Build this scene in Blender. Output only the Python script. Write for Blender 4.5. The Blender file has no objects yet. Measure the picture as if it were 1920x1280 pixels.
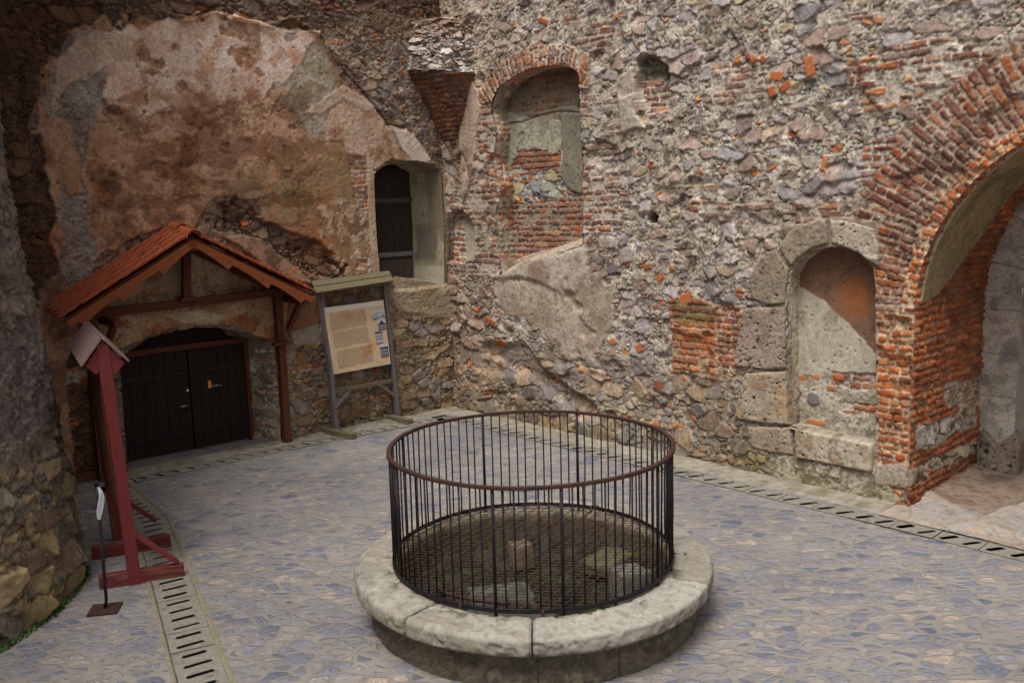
import bpy, bmesh, math, random
import numpy as np
from mathutils import Vector, Matrix
from mathutils.geometry import delaunay_2d_cdt
random.seed(7)
sc = bpy.context.scene
COL = sc.collection
# ------------------------------------------------------------------ camera, sky, sun, exposure
F_PX, PITCH, ROLL, CAMH = 1690.0, math.radians(8.7), math.radians(1.62), 4.0
cam_d = bpy.data.cameras.new('camera'); cam = bpy.data.objects.new('camera', cam_d); COL.objects.link(cam)
cam_d.sensor_width = 36.0; cam_d.lens = 36.0*F_PX/1920.0; cam_d.clip_end = 400.0; cam_d.clip_start = .05
cam.matrix_world = (Matrix.Translation((0, 0, CAMH)) @ Matrix.Rotation(math.radians(90)-PITCH, 4, 'X') @ Matrix.Rotation(-ROLL, 4, 'Z'))
sc.camera = cam
SUN_EL, SUN_AZ = math.radians(64), math.radians(-152)     # azimuth measured clockwise from +Y
w = bpy.data.worlds.new('World'); sc.world = w; w.use_nodes = True
nt = w.node_tree; bg = nt.nodes['Background']
sky = nt.nodes.new('ShaderNodeTexSky'); sky.sky_type = 'NISHITA'; sky.sun_disc = False
sky.sun_elevation = SUN_EL; sky.sun_rotation = SUN_AZ; sky.dust_density = 6.0; sky.ozone_density = 1.0; sky.air_density = 1.0
hs = nt.nodes.new('ShaderNodeHueSaturation'); hs.inputs['Saturation'].default_value = 0.18
nt.links.new(sky.outputs[0], hs.inputs['Color']); nt.links.new(hs.outputs[0], bg.inputs[0]); bg.inputs[1].default_value = 0.085
sl = bpy.data.lights.new('sun', 'SUN'); sl.energy = 1.5; sl.angle = math.radians(24); sl.color = (1, .965, .92)
so = bpy.data.objects.new('sun', sl); COL.objects.link(so)
sd_ = Vector((math.sin(SUN_AZ)*math.cos(SUN_EL), math.cos(SUN_AZ)*math.cos(SUN_EL), math.sin(SUN_EL)))
so.rotation_euler = (-sd_).to_track_quat('-Z', 'Y').to_euler(); so.location = (0, -5, 20)
sc.view_settings.view_transform = 'Standard'; sc.view_settings.look = 'None'; sc.view_settings.gamma = 1.0
sc.view_settings.exposure = 0.55

# ------------------------------------------------------------------ photograph -> place
_c, _s, _ct, _st = math.cos(ROLL), math.sin(ROLL), math.cos(PITCH), math.sin(PITCH)
CAM = np.array([0, 0, CAMH])
def ray(px, py):
    x = (px-960)/F_PX; y = (py-640)/F_PX
    xr = x*_c-y*_s; yr = x*_s+y*_c
    return np.array([xr, _ct-yr*_st, -_st-yr*_ct])
def ground_at(px, py, z=0.0):
    d = ray(px, py); return CAM+d*((z-CAMH)/d[2])
def at_depth(px, py, Y):
    d = ray(px, py); return CAM+d*(Y/d[1])
class Plane:
    """vertical plane: u along, v up, d into the plane's back"""
    def __init__(s, A, B, flip=False):
        s.o = np.array([A[0], A[1], 0.0]); q = np.array([B[0]-A[0], B[1]-A[1], 0.0]); s.u = q/np.linalg.norm(q)
        n = np.array([-s.u[1], s.u[0], 0.0]); s.n = n if n[1] > 0 else -n
        if flip: s.n = -s.n
    def uv(s, px, py, d=0.0):
        r = ray(px, py); P0 = s.o+s.n*d; t = np.dot(P0-CAM, s.n)/np.dot(r, s.n); p = CAM+r*t
        return (float(np.dot(p-s.o, s.u)), float(p[2]))
    def poly(s, pts, d=0.0): return [s.uv(x, y, d) for x, y in pts]
    def P(s, u, v, d=0.0): return s.o+s.u*u+s.n*d+np.array([0, 0, v])
    def at(s, px, py, d=0.0): u, v = s.uv(px, py, d); return s.P(u, v, d)
    def PA(s, u, v, d): return s.o[None]+u[:, None]*s.u[None]+d[:, None]*s.n[None]+v[:, None]*np.array([[0, 0, 1.0]])
CORNER = (-1.22, 17.72)
RW = Plane(CORNER, (4.97, 11.17))       # rubble and brick wall, right
LW = Plane(CORNER, (-6.61, 13.21))      # plastered wall, left

# ------------------------------------------------------------------ numpy noise
def h2(ix, iy, seed=0):
    x = (np.asarray(ix).astype(np.int64)*374761393+np.asarray(iy).astype(np.int64)*668265263+seed*2147483647+1013904223) & 0xffffffff
    x = ((x ^ (x >> 13))*1274126177) & 0xffffffff
    x = ((x ^ (x >> 16))*2246822519) & 0xffffffff
    x = x ^ (x >> 15)
    return (x & 0xffffff)/16777215.0
def vn(x, y, seed=0):
    ix = np.floor(x); iy = np.floor(y); fx = x-ix; fy = y-iy
    fx = fx*fx*(3-2*fx); fy = fy*fy*(3-2*fy)
    a = h2(ix, iy, seed); b = h2(ix+1, iy, seed); c = h2(ix, iy+1, seed); d = h2(ix+1, iy+1, seed)
    return (a+(b-a)*fx)*(1-fy)+(c+(d-c)*fx)*fy
def fbm(x, y, f=1.0, o=4, seed=0):
    r = 0; a = .5; t = 0; x = x*f; y = y*f
    for k in range(o):
        r = r+a*vn(x, y, seed+k*17); t += a; a *= .55; x = x*2.03+7.1; y = y*2.03+3.7
    return r/t
def ss(a, b, x):
    t = np.clip((x-a)/(b-a), 0, 1); return t*t*(3-2*t)
def vor(x, y, seed=0, j=.85):
    ix = np.floor(x); iy = np.floor(y)
    F1 = np.full(x.shape, 9.0); F2 = F1.copy(); idh = np.zeros(x.shape); id2 = idh.copy(); ox = idh.copy(); oy = idh.copy()
    for dx in (-1, 0, 1):
        for dy in (-1, 0, 1):
            cx = ix+dx; cy = iy+dy
            px = cx+.5+j*(h2(cx, cy, seed)-.5); py = cy+.5+j*(h2(cx, cy, seed+5)-.5)
            d = np.hypot(x-px, y-py)
            n = d < F1
            F2 = np.where(n, F1, np.minimum(F2, d)); F1 = np.where(n, d, F1)
            idh = np.where(n, h2(cx, cy, seed+9), idh); id2 = np.where(n, h2(cx, cy, seed+11), id2)
            ox = np.where(n, x-px, ox); oy = np.where(n, y-py, oy)
    return F1, F2, idh, id2, ox, oy
def sdpoly(u, v, P):
    n = len(P); d = np.full(u.shape, 1e9); ins = np.zeros(u.shape, bool)
    for i in range(n):
        ax, ay = P[i]; bx, by = P[(i+1) % n]; ex, ey = bx-ax, by-ay; wx, wy = u-ax, v-ay
        t = np.clip((wx*ex+wy*ey)/max(ex*ex+ey*ey, 1e-12), 0, 1)
        d = np.minimum(d, (wx-ex*t)**2+(wy-ey*t)**2)
        c = ((ay <= v) & (by > v)) | ((by <= v) & (ay > v))
        with np.errstate(divide='ignore', invalid='ignore'):
            xi = ax+(v-ay)*ex/(ey if abs(ey) > 1e-12 else 1e-12)
        ins ^= c & (u < xi)
    d = np.sqrt(d); return np.where(ins, -d, d)
def c8(r, g, b, k=1.0):
    f = lambda x: (x/12.92 if x <= .04045 else ((x+.055)/1.055)**2.4)
    return np.array([f(r/255)*k, f(g/255)*k, f(b/255)*k])
def mixc(a, b, t): return a+(b-a)*t[:, None]
def pal(cols, h):
    C = np.array(cols); n = len(C); i = np.minimum((h*n).astype(int), n-1); return C[i]

# ------------------------------------------------------------------ masonry recipes: (u, v) -> colour, relief (m)
G = 1.12
STONE = [c8(168,158,156,G), c8(150,140,136,G), c8(176,164,150,G), c8(148,126,114,G), c8(166,142,130,G), c8(158,152,150,G), c8(172,160,152,G), c8(152,134,122,G), c8(128,112,104,G), c8(180,160,134,G), c8(160,150,146,G), c8(168,148,138,G), c8(186,176,172,G), c8(136,128,126,G), c8(160,138,124,G), c8(142,122,110,G)]
BRICKD = [c8(148,92,70,G), c8(130,80,64,G), c8(158,100,76,G), c8(118,76,66,G), c8(164,96,62,G), c8(150,110,94,G), c8(138,90,74,G)]
BRICKV = [c8(186,112,66,G), c8(166,94,58,G), c8(194,126,78,G), c8(148,88,62,G), c8(176,104,62,G), c8(136,88,70,G), c8(196,134,94,G), c8(160,104,80,G)]
MORT = c8(204,193,176,G); MORTD = c8(128,116,102,G)
class LZ:
    """a recipe evaluated only where it is used"""
    def __init__(s, f, a, k): s.f, s.a, s.k = f, a, k
    def get(s, idx):
        n = len(idx); g = lambda x: x[idx] if isinstance(x, np.ndarray) and x.shape[:1] == (n,) and x.ndim == 1 else x
        return s.f(*[g(x) for x in s.a], **{q: g(x) for q, x in s.k.items()})
    def __iter__(s): return iter(s.f(*s.a, **s.k))
    def __getitem__(s, i): return s.f(*s.a, **s.k)[i]
def lazy(f): return lambda *a, **k: LZ(f, a, k)
def speck(u, v, seed): return fbm(u, v, 38, 3, seed)
@lazy
def rubble(u, v, seed=1, big=(.34,.21), smear=None, brick=.05, stones=STONE, mort=MORT, mortd=MORTD, relief=1.0):
    wu = u+.10*(fbm(u, v, 3.1, 3, seed)-.5)+.045*(fbm(u, v, 16, 3, seed+3)-.5)
    wv = v+.09*(fbm(u, v, 2.7, 3, seed+1)-.5)+.040*(fbm(u, v, 17, 3, seed+4)-.5)
    F1, F2, a, b, ox, oy = vor(wu/big[0], wv/big[1], seed+20)
    G1, G2, c, d, px, py = vor(wu/(big[0]*.48), wv/(big[1]*.40), seed+40)
    isb = a > .48
    e = np.where(isb, (F2-F1)*big[1], (G2-G1)*big[1]*.40)
    hid = np.where(isb, (a-.48)/.52, c); hh = np.where(isb, b, d)
    tx = np.where(isb, ox*big[0], px*big[0]*.48); ty = np.where(isb, oy*big[1], py*big[1]*.40)
    n = fbm(u, v, 26, 4, seed+60); nn = speck(u, v, seed+70)
    if smear is None: smear = 0.0
    th = .004+.030*(n-.36)+smear*.060*(hh*1.5-.35)
    m = ss(th, th+.008, e)
    m = m*(1-((hh > .84) & (~isb)))*(1-.85*ss(.60, .66, fbm(u, v, 4.5, 5, seed+33))*(smear > .1))
    col = pal(stones, np.clip(hid, 0, .9999))
    ib = (~isb) & (h2(np.round(hid*9973), np.round(hh*991), 3) < brick*1.3)
    col = np.where(ib[:, None], pal(BRICKV, hh), col)
    lum = .72+.62*fbm(u+hh*9, v, 9, 5, seed+81)
    ca = hid*6.28; st = fbm((u*np.cos(ca)+v*np.sin(ca))*.45, (v*np.cos(ca)-u*np.sin(ca))*2.6, 13, 3, seed+85); vein = ss(.50, .60, st)*.22-ss(.42, .34, st)*.10
    col = col*(lum+.40*(nn-.5)-vein)[:, None]
    mo = mixc(np.broadcast_to(mortd, col.shape), np.broadcast_to(mort, col.shape), ss(.38, .60, fbm(u, v, 7, 4, seed+90)*.45+nn*.35+n*.2))
    mo = mo*(.85+.5*(nn-.35))[:, None]
    crack = ss(.010, .0, np.abs(e-th-.001))*ss(.42, .58, fbm(u, v, 8, 3, seed+95))
    tilt = (tx*(hid-.5)*1.2+ty*(hh-.75)*1.1)*.5
    hs_ = .012+.018*hh*ss(0, .022, e-th)+tilt*.75+.022*(fbm(u, v, 15, 4, seed+97)-.5)
    hm = .010+.036*(fbm(u, v, 11, 4, seed+98)-.5)+.018*(nn-.5)-.030*crack
    return mixc(mo, col, m)*(1-.42*crack)[:, None], (hm+(hs_-hm)*m)*relief
@lazy
def bricks(x, y, seed=2, vivid=.5, L=.31, Hc=.100, miss=.12, mort=MORT, wob=.024, jt=.024):
    x = x+wob*(fbm(x, y, 5, 2, seed)-.5)+.012*(fbm(x, y, 22, 2, seed+21)-.5); y = y+wob*1.5*(fbm(x, y, 2.5, 3, seed+1)-.5)+.018*(fbm(x, y, 13, 3, seed+2)-.5)
    r = np.floor(y/Hc); fy = y-r*Hc
    q = x/L+.5*(r % 2)+.4*h2(r, r*0, seed+3); i = np.floor(q); fx = (q-i)*L
    sp = h2(i, r, seed+4) < .42
    cutp = L*(.35+.3*h2(i, r, seed+15)); half = fx > cutp
    fx2 = np.where(sp, np.where(half, fx-cutp, fx), fx); Lb = np.where(sp, np.where(half, L-cutp, cutp), L); ii = np.where(sp & half, i+5000, i)
    a = h2(ii, r, seed+5); b = h2(ii, r, seed+6); cc = h2(ii, r, seed+7)
    nn = speck(x, y, seed+8); n2 = fbm(x, y, 24, 4, seed+9)
    e = np.minimum(np.minimum(fx2, Lb-fx2), np.minimum(fy, Hc-fy))+.030*(n2-.5)-.014*(cc > .75)
    m = ss(jt*.5-.003, jt*.5+.005, e)*(1-(cc < miss)*.93)
    cv = np.where((b < vivid)[:, None], pal(BRICKV, a), pal(BRICKD, a))
    cv = cv*(.72+.55*(n2-.15)+.40*(nn-.5))[:, None]
    soot = ss(.50, .62, fbm(x, y, 1.6, 4, seed+14))*.55*(1-.6*vivid); g_ = cv.mean(1)[:, None]; cv = mixc(cv, g_*np.array([[1.05, .86, .78]])*.85, soot)
    lime = ss(.50, .64, fbm(x, y, 11, 4, seed+12))*.5*(1-.55*vivid)
    cv = mixc(cv, np.broadcast_to(mort*.85, cv.shape), lime)
    mo = mixc(np.broadcast_to(MORTD, cv.shape), np.broadcast_to(mort, cv.shape), ss(.32, .56, fbm(x, y, 9, 4, seed+10)*.6+nn*.4))*(.85+.5*(nn-.4))[:, None]
    crk = ss(.006, 0, np.abs(e-jt*.5))*ss(.4, .6, fbm(x, y, 6, 3, seed+33))
    h = .006+.018*(nn-.5)-.012*crk+m*(.004+.012*b+.008*ss(0, .02, e)+.014*(n2-.5))
    return mixc(mo, cv, m)*(1-.3*crk)[:, None], h
@lazy
def plaster(u, v, seed, cols, rough=.5, f=2.2, base=.03):
    n = fbm(u, v, f, 6, seed); n3 = fbm(u, v, f*2.7, 5, seed+5); nn = speck(u, v, seed+2)
    n4 = fbm(u, v, f*9, 5, seed+9)
    t = np.clip(((n*.62+n3*.20+n4*.18)-.33)/.34, 0, .9999)*(len(cols)-1); i = np.minimum(t.astype(int), len(cols)-2); fr = ss(.25, .75, t-i)
    C = np.array(cols); c = C[i]*(1-fr[:, None])+C[i+1]*fr[:, None]
    blot = ss(.56, .62, n3)*.5
    c = c*(1-blot*.25+.55*(nn-.5)+.25*(n3-.5)+.45*(n4-.5)-.30*ss(.56, .64, n4)*ss(.5, .62, n3))[:, None]
    p1, p2, a, b, _, _ = vor(u*9+n*2, v*9, seed+7)
    pit = ss(.22*b+.02, .05*b, p1)*(a > .72)
    c = c*(1-.5*pit)[:, None]
    h = base+rough*(.030*(n-.5)+.020*(n3-.5)+.022*(n4-.5)+.010*(nn-.5))-.015*pit
    return c, h
class Surf:
    """composites recipes over a patch of wall"""
    def __init__(s, u, v, base): s.u, s.v = u, v; c, h = base; s.c, s.h = np.array(c), np.array(h)
    def mask(s, P, amp=.12, soft=.015, f=3.0, seed=0):
        r = amp*.8+soft; xs = [p[0] for p in P]; ys = [p[1] for p in P]; i = (s.u > min(xs)-r) & (s.u < max(xs)+r) & (s.v > min(ys)-r) & (s.v < max(ys)+r)
        o = np.zeros(s.u.shape)
        if i.any():
            u, v = s.u[i], s.v[i]; o[i] = ss(soft, -soft, sdpoly(u, v, P)+amp*(fbm(u, v, f, 5, seed+300)-.5)*2)
        return o
    def add(s, m, ch, lip=0.0, wt=1.0):
        m = m*wt; i = m > 1e-3
        if not i.any(): return
        if isinstance(ch, LZ): c, h = ch.get(i)
        else: c, h = ch[0][i], ch[1][i]
        m = m[i]; s.c[i] = mixc(s.c[i], c, m); s.h[i] = s.h[i]*(1-m)+(h+lip)*m
    def tint(s, m, t): s.c = s.c*(1-m[:, None]*(1-np.array(t)[None]))
    def push(s, m, dz): s.h = s.h+m*dz

# ------------------------------------------------------------------ materials
MATS = {}
def _nodes(name, rough=.9, metal=0.0):
    m = bpy.data.materials.new(name); m.use_nodes = True; n = m.node_tree.nodes; l = m.node_tree.links
    b = n['Principled BSDF']; b.inputs['Roughness'].default_value = rough; b.inputs['Metallic'].default_value = metal
    b.inputs['Specular IOR Level'].default_value = .3
    return m, n, l, b
def _noise(n, l, vec, sc_, det=6, rgh=.6):
    t = n.new('ShaderNodeTexNoise'); t.inputs['Scale'].default_value = sc_; t.inputs['Detail'].default_value = det; t.inputs['Roughness'].default_value = rgh
    if vec is not None: l.new(vec, t.inputs['Vector'])
    return t
def _ramp(n, l, fac, stops):
    r = n.new('ShaderNodeValToRGB'); e = r.color_ramp.elements
    while len(e) < len(stops): e.new(.5)
    for k, (p, c) in enumerate(stops): e[k].position = p; e[k].color = (c[0], c[1], c[2], 1)
    l.new(fac, r.inputs[0]); return r
def _bump(n, l, b, h, s=.4, d=.01):
    u = n.new('ShaderNodeBump'); u.inputs['Strength'].default_value = s; u.inputs['Distance'].default_value = d
    l.new(h, u.inputs['Height']); l.new(u.outputs[0], b.inputs['Normal'])
def _mul(n, l, a, bsock, fac=1.0):
    x = n.new('ShaderNodeMix'); x.data_type = 'RGBA'; x.blend_type = 'MULTIPLY'; x.inputs[0].default_value = fac
    l.new(a, x.inputs[6]); l.new(bsock, x.inputs[7]); return x
def mat_attr(name, sc_=1.0, bump=.5, rough=.92, k=.35):
    m, n, l, b = _nodes(name, rough)
    a = n.new('ShaderNodeAttribute'); a.attribute_name = 'Col'; tc = n.new('ShaderNodeTexCoord')
    t = _noise(n, l, tc.outputs['Object'], 55*sc_, 8, .7)
    r = _ramp(n, l, t.outputs[0], [(.3, (1-k,)*3), (.7, (1+k*.9,)*3)])
    x = _mul(n, l, a.outputs['Color'], r.outputs[0])
    l.new(x.outputs[2], b.inputs['Base Color'])
    t2 = _noise(n, l, tc.outputs['Object'], 90*sc_, 6, .7); _bump(n, l, b, t2.outputs[0], bump, .008)
    return m
M_WALL = mat_attr('lime_masonry'); M_STONE = mat_attr('weathered_stone', .8, .5, .92, .2); M_PRINT = mat_attr('printed_paper', 2.0, .0, .6, .05)
def mat_mottle(name, c1, c2, c3=None, sc_=6, rough=.8, metal=0, stretch=(1,1,1), bump=.3, fine=1.0):
    m, n, l, b = _nodes(name, rough, metal)
    tc = n.new('ShaderNodeTexCoord'); oi = n.new('ShaderNodeObjectInfo'); mp = n.new('ShaderNodeMapping'); mp.inputs['Scale'].default_value = stretch
    ad = n.new('ShaderNodeVectorMath'); ad.operation = 'ADD'; cb = n.new('ShaderNodeCombineXYZ'); mu = n.new('ShaderNodeMath'); mu.operation = 'MULTIPLY'; mu.inputs[1].default_value = 37.0
    l.new(oi.outputs['Random'], mu.inputs[0]); l.new(mu.outputs[0], cb.inputs[0]); l.new(mu.outputs[0], cb.inputs[1])
    l.new(tc.outputs['Object'], mp.inputs[0]); l.new(mp.outputs[0], ad.inputs[0]); l.new(cb.outputs[0], ad.inputs[1])
    t = _noise(n, l, ad.outputs[0], sc_, 8, .68)
    st = [(.33, c1), (.52, c2), (.7, c3 if c3 is not None else c2)]
    r = _ramp(n, l, t.outputs[0], st)
    t2 = _noise(n, l, ad.outputs[0], sc_*7, 5, .7); r2 = _ramp(n, l, t2.outputs[0], [(.3, (1-.35*fine,)*3), (.7, (1+.25*fine,)*3)])
    x = _mul(n, l, r.outputs[0], r2.outputs[0]); l.new(x.outputs[2], b.inputs['Base Color'])
    _bump(n, l, b, t2.outputs[0], bump, .006)
    return m
WOOD = (1, 14, 14)
M_BROWNWOOD = mat_mottle('stained_brown_wood', c8(84,42,26), c8(104,54,34), c8(62,32,22), 1.6, .7, 0, WOOD, .3)
M_FRETWOOD = mat_mottle('bright_brown_wood', c8(128,68,38), c8(148,80,44), c8(98,50,30), 1.6, .7, 0, WOOD, .3)
M_GREYWOOD = mat_mottle('weathered_grey_wood', c8(96,90,92), c8(128,120,120), c8(74,68,64), 1.8, .85, 0, WOOD, .5)
M_MOSSWOOD = mat_mottle('mossy_grey_wood', c8(92,88,62), c8(122,112,86), c8(76,68,52), 1.8, .9, 0, WOOD, .5)
M_REDWOOD = mat_mottle('red_painted_wood', c8(108,40,42), c8(122,50,50), c8(86,36,36), 2.6, .55, 0, (1,5,5), .15, .35)
M_REDWORN = mat_mottle('worn_red_paint', c8(112,40,40), c8(106,46,42), c8(138,92,80), 2.2, .7, 0, (1,6,6), .3, .6)
M_SHINGLE = mat_mottle('weathered_pink_board', c8(150,122,116), c8(134,102,96), c8(164,146,138), 2.6, .85, 0, (1,8,8), .5)
M_DARKWOOD = mat_mottle('dark_oak_planks', c8(34,20,16), c8(44,26,19), c8(24,15,12), 1.4, .75, 0, (14,14,1), .4)
M_SHUTTER = mat_mottle('old_dark_shutter', c8(36,30,27), c8(58,46,40), c8(26,22,20), 1.6, .8, 0, (14,14,1), .5)
M_SHUTTERL = mat_mottle('grey_brown_shutter_board', c8(66,58,54), c8(84,74,68), c8(54,48,44), 1.6, .85, 0, (14,14,1), .5)
M_IRON = mat_mottle('dark_wrought_iron', c8(34,32,36), c8(48,44,48), c8(66,48,42), 9, .55, .55, (1,1,1), .3)
M_RUSTBAR = mat_mottle('iron_bar_with_rust', c8(36,34,42), c8(44,40,46), c8(88,56,42), 5, .6, .45, (3,3,1), .35)
M_RUST = mat_mottle('rusty_iron_rail', c8(62,46,42), c8(82,56,48), c8(48,40,42), 4, .75, .3, (1,1,1), .45)
M_RUSTNET = mat_mottle('rusty_grate', c8(84,68,56), c8(106,80,60), c8(62,54,48), 7, .8, .2, (1,1,1), .4)
M_TILE = mat_mottle('clay_roof_tile', c8(160,78,48), c8(178,92,58), c8(108,60,46), 5, .8, 0, (1,1,1), .4)
M_BOARD = mat_mottle('stained_sign_print', c8(222,190,150), c8(232,208,172), c8(222,160,108), 3.0, .5, 0, (1,1,1), .05, .15)
M_PALE = mat_mottle('pale_sign_paper', c8(228,222,212), c8(236,230,220), None, 3, .5, 0, (1,1,1), .05, .1)
M_INK = mat_mottle('brown_print_ink', c8(140,116,92), c8(150,124,98), None, 6, .7, 0, (1,1,1), .05, .1)
M_DINK = mat_mottle('dark_print_ink', c8(60,56,66), c8(84,80,92), None, 6, .7, 0, (1,1,1), .05, .1)
M_GINK = mat_mottle('grey_print_ink', c8(150,150,164), c8(176,176,188), None, 6, .7, 0, (1,1,1), .05, .1)
M_ORANGE = mat_mottle('orange_sticker', c8(232,140,60), c8(236,150,70), None, 3, .5)
M_WHITE = mat_mottle('white_lettering', c8(225,225,222), c8(235,235,232), None, 3, .5)
M_CLOTH = mat_mottle('white_rag_cloth', c8(205,205,212), c8(222,222,228), c8(190,190,198), 6, .9, 0, (1,1,1), .3, .2)
M_DARK = mat_mottle('drain_void_shade', c8(34,30,26), c8(44,40,34), c8(28,26,22), 6, .9)
M_LEAF = mat_mottle('fern_leaf', c8(58,88,36), c8(80,106,46), c8(48,70,34), 9, .7)
M_MOSS = mat_mottle('ground_moss', c8(72,84,40), c8(92,104,50), c8(58,64,36), 14, .95)
M_SLAB = mat_mottle('drain_slab_stone', c8(126,122,110), c8(144,138,126), c8(110,104,94), 5, .92, 0, (1,1,1), .5)
M_KERB = mat_mottle('mossy_mortar_strip', c8(128,120,100), c8(144,134,114), c8(112,108,80), 4, .95, 0, (1,1,1), .6)
M_CHROME = mat_mottle('bright_steel', c8(200,200,205), c8(215,215,220), None, 5, .3, .9)

def mat_paving():
    m, n, l, b = _nodes('slate_and_mortar_paving', .78); b.inputs['Specular IOR Level'].default_value = .35
    tc = n.new('ShaderNodeTexCoord')
    wn = _noise(n, l, tc.outputs['Object'], 1.6, 3)
    wn2 = _noise(n, l, tc.outputs['Object'], 7, 3)
    def sub(a): 
        q = n.new('ShaderNodeVectorMath'); q.operation = 'SUBTRACT'; q.inputs[1].default_value = (.5,.5,.5); l.new(a, q.inputs[0]); return q
    def scl(a, k):
        q = n.new('ShaderNodeVectorMath'); q.operation = 'SCALE'; q.inputs['Scale'].default_value = k; l.new(a, q.inputs[0]); return q
    def add(a, c):
        q = n.new('ShaderNodeVectorMath'); q.operation = 'ADD'; l.new(a, q.inputs[0]); l.new(c, q.inputs[1]); return q
    p = add(add(tc.outputs['Object'], scl(sub(wn.outputs['Color']).outputs[0], .26).outputs[0]).outputs[0], scl(sub(wn2.outputs['Color']).outputs[0], .05).outputs[0])
    mp = n.new('ShaderNodeMapping'); mp.inputs['Rotation'].default_value = (0,0,math.radians(14)); mp.inputs['Scale'].default_value = (4.9, 8.2, 1)
    l.new(p.outputs[0], mp.inputs[0])
    v1 = n.new('ShaderNodeTexVoronoi'); v1.voronoi_dimensions = '2D'; v1.inputs['Scale'].default_value = 1; l.new(mp.outputs[0], v1.inputs['Vector'])
    v2 = n.new('ShaderNodeTexVoronoi'); v2.voronoi_dimensions = '2D'; v2.feature = 'DISTANCE_TO_EDGE'; v2.inputs['Scale'].default_value = 1; l.new(mp.outputs[0], v2.inputs['Vector'])
    sx = n.new('ShaderNodeSeparateColor'); l.new(v1.outputs['Color'], sx.inputs[0])
    cr = _ramp(n, l, sx.outputs[0], [(0, c8(108,112,126)), (.12, c8(138,138,143)), (.24, c8(98,103,120)), (.34, c8(146,142,140)), (.46, c8(116,120,133)), (.56, c8(158,149,140)), (.66, c8(128,130,139)), (.78, c8(150,144,140)), (.90, c8(168,154,140)), (1, c8(110,115,130))])
    # streaks of the slate
    mp2 = n.new('ShaderNodeMapping'); mp2.inputs['Scale'].default_value = (9, 64, 1); l.new(p.outputs[0], mp2.inputs[0])
    rv = n.new('ShaderNodeVectorRotate'); rv.rotation_type = 'Z_AXIS'; l.new(p.outputs[0], rv.inputs['Vector'])
    ma = n.new('ShaderNodeMath'); ma.operation = 'MULTIPLY_ADD'; ma.inputs[1].default_value = 1.6; ma.inputs[2].default_value = -.5; l.new(sx.outputs[1], ma.inputs[0]); l.new(ma.outputs[0], rv.inputs['Angle'])
    l.new(rv.outputs[0], mp2.inputs[0])
    st = _noise(n, l, mp2.outputs[0], 1.0, 6, .75)
    sr = _ramp(n, l, st.outputs[0], [(.38, (.44,.47,.54)), (.47, (.90,.91,.94)), (.53, (1.10,1.09,1.07)), (.62, (1.48,1.44,1.38))])
    stone = _mul(n, l, cr.outputs[0], sr.outputs[0])
    mn = _noise(n, l, tc.outputs['Object'], 5, 8, .7)
    mort = _ramp(n, l, mn.outputs[0], [(.3, c8(122,117,112)), (.5, c8(140,134,128)), (.7, c8(154,147,140))])
    # mortar mask: wide, with smears
    n3 = _noise(n, l, tc.outputs['Object'], 2.2, 5, .6); n4 = _noise(n, l, tc.outputs['Object'], 30, 4, .7)
    def M(op, a, bb, c=None):
        q = n.new('ShaderNodeMath'); q.operation = op
        for i, x in enumerate((a, bb, c)):
            if x is None: continue
            if isinstance(x, (int, float)): q.inputs[i].default_value = x
            else: l.new(x, q.inputs[i])
        return q.outputs[0]
    th = M('ADD', M('MULTIPLY', n3.outputs[0], .30), M('MULTIPLY', n4.outputs[0], .30)); th = M('ADD', th, M('MULTIPLY', sx.outputs[2], .26)); th = M('SUBTRACT', th, .29)
    dd = M('SUBTRACT', v2.outputs['Distance'], th)
    mr = n.new('ShaderNodeMapRange'); mr.interpolation_type = 'SMOOTHSTEP'; mr.inputs[1].default_value = -.05; mr.inputs[2].default_value = .11; l.new(dd, mr.inputs[0])
    mx = n.new('ShaderNodeMix'); mx.data_type = 'RGBA'; l.new(mr.outputs[0], mx.inputs[0]); l.new(mort.outputs[0], mx.inputs[6]); l.new(stone.outputs[2], mx.inputs[7])
    # dust and damp patches
    pn = _noise(n, l, tc.outputs['Object'], .55, 5, .6); pr = _ramp(n, l, pn.outputs[0], [(.35, (.84,.84,.85)), (.62, (1.10,1.08,1.06))])
    fx = _mul(n, l, mx.outputs[2], pr.outputs[0])
    n5 = _noise(n, l, tc.outputs['Object'], 120, 4, .7); r5 = _ramp(n, l, n5.outputs[0], [(.3, (.82,.82,.82)), (.7, (1.15,1.15,1.15))])
    fy = _mul(n, l, fx.outputs[2], r5.outputs[0]); l.new(fy.outputs[2], b.inputs['Base Color'])
    hh = M('ADD', M('MULTIPLY', mr.outputs[0], .55), M('MULTIPLY', st.outputs[0], M('MULTIPLY', mr.outputs[0], .6))); hh = M('ADD', hh, M('MULTIPLY', n4.outputs[0], .35))
    _bump(n, l, b, hh, .8, .016)
    return m
M_PAVE = mat_paving()

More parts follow.
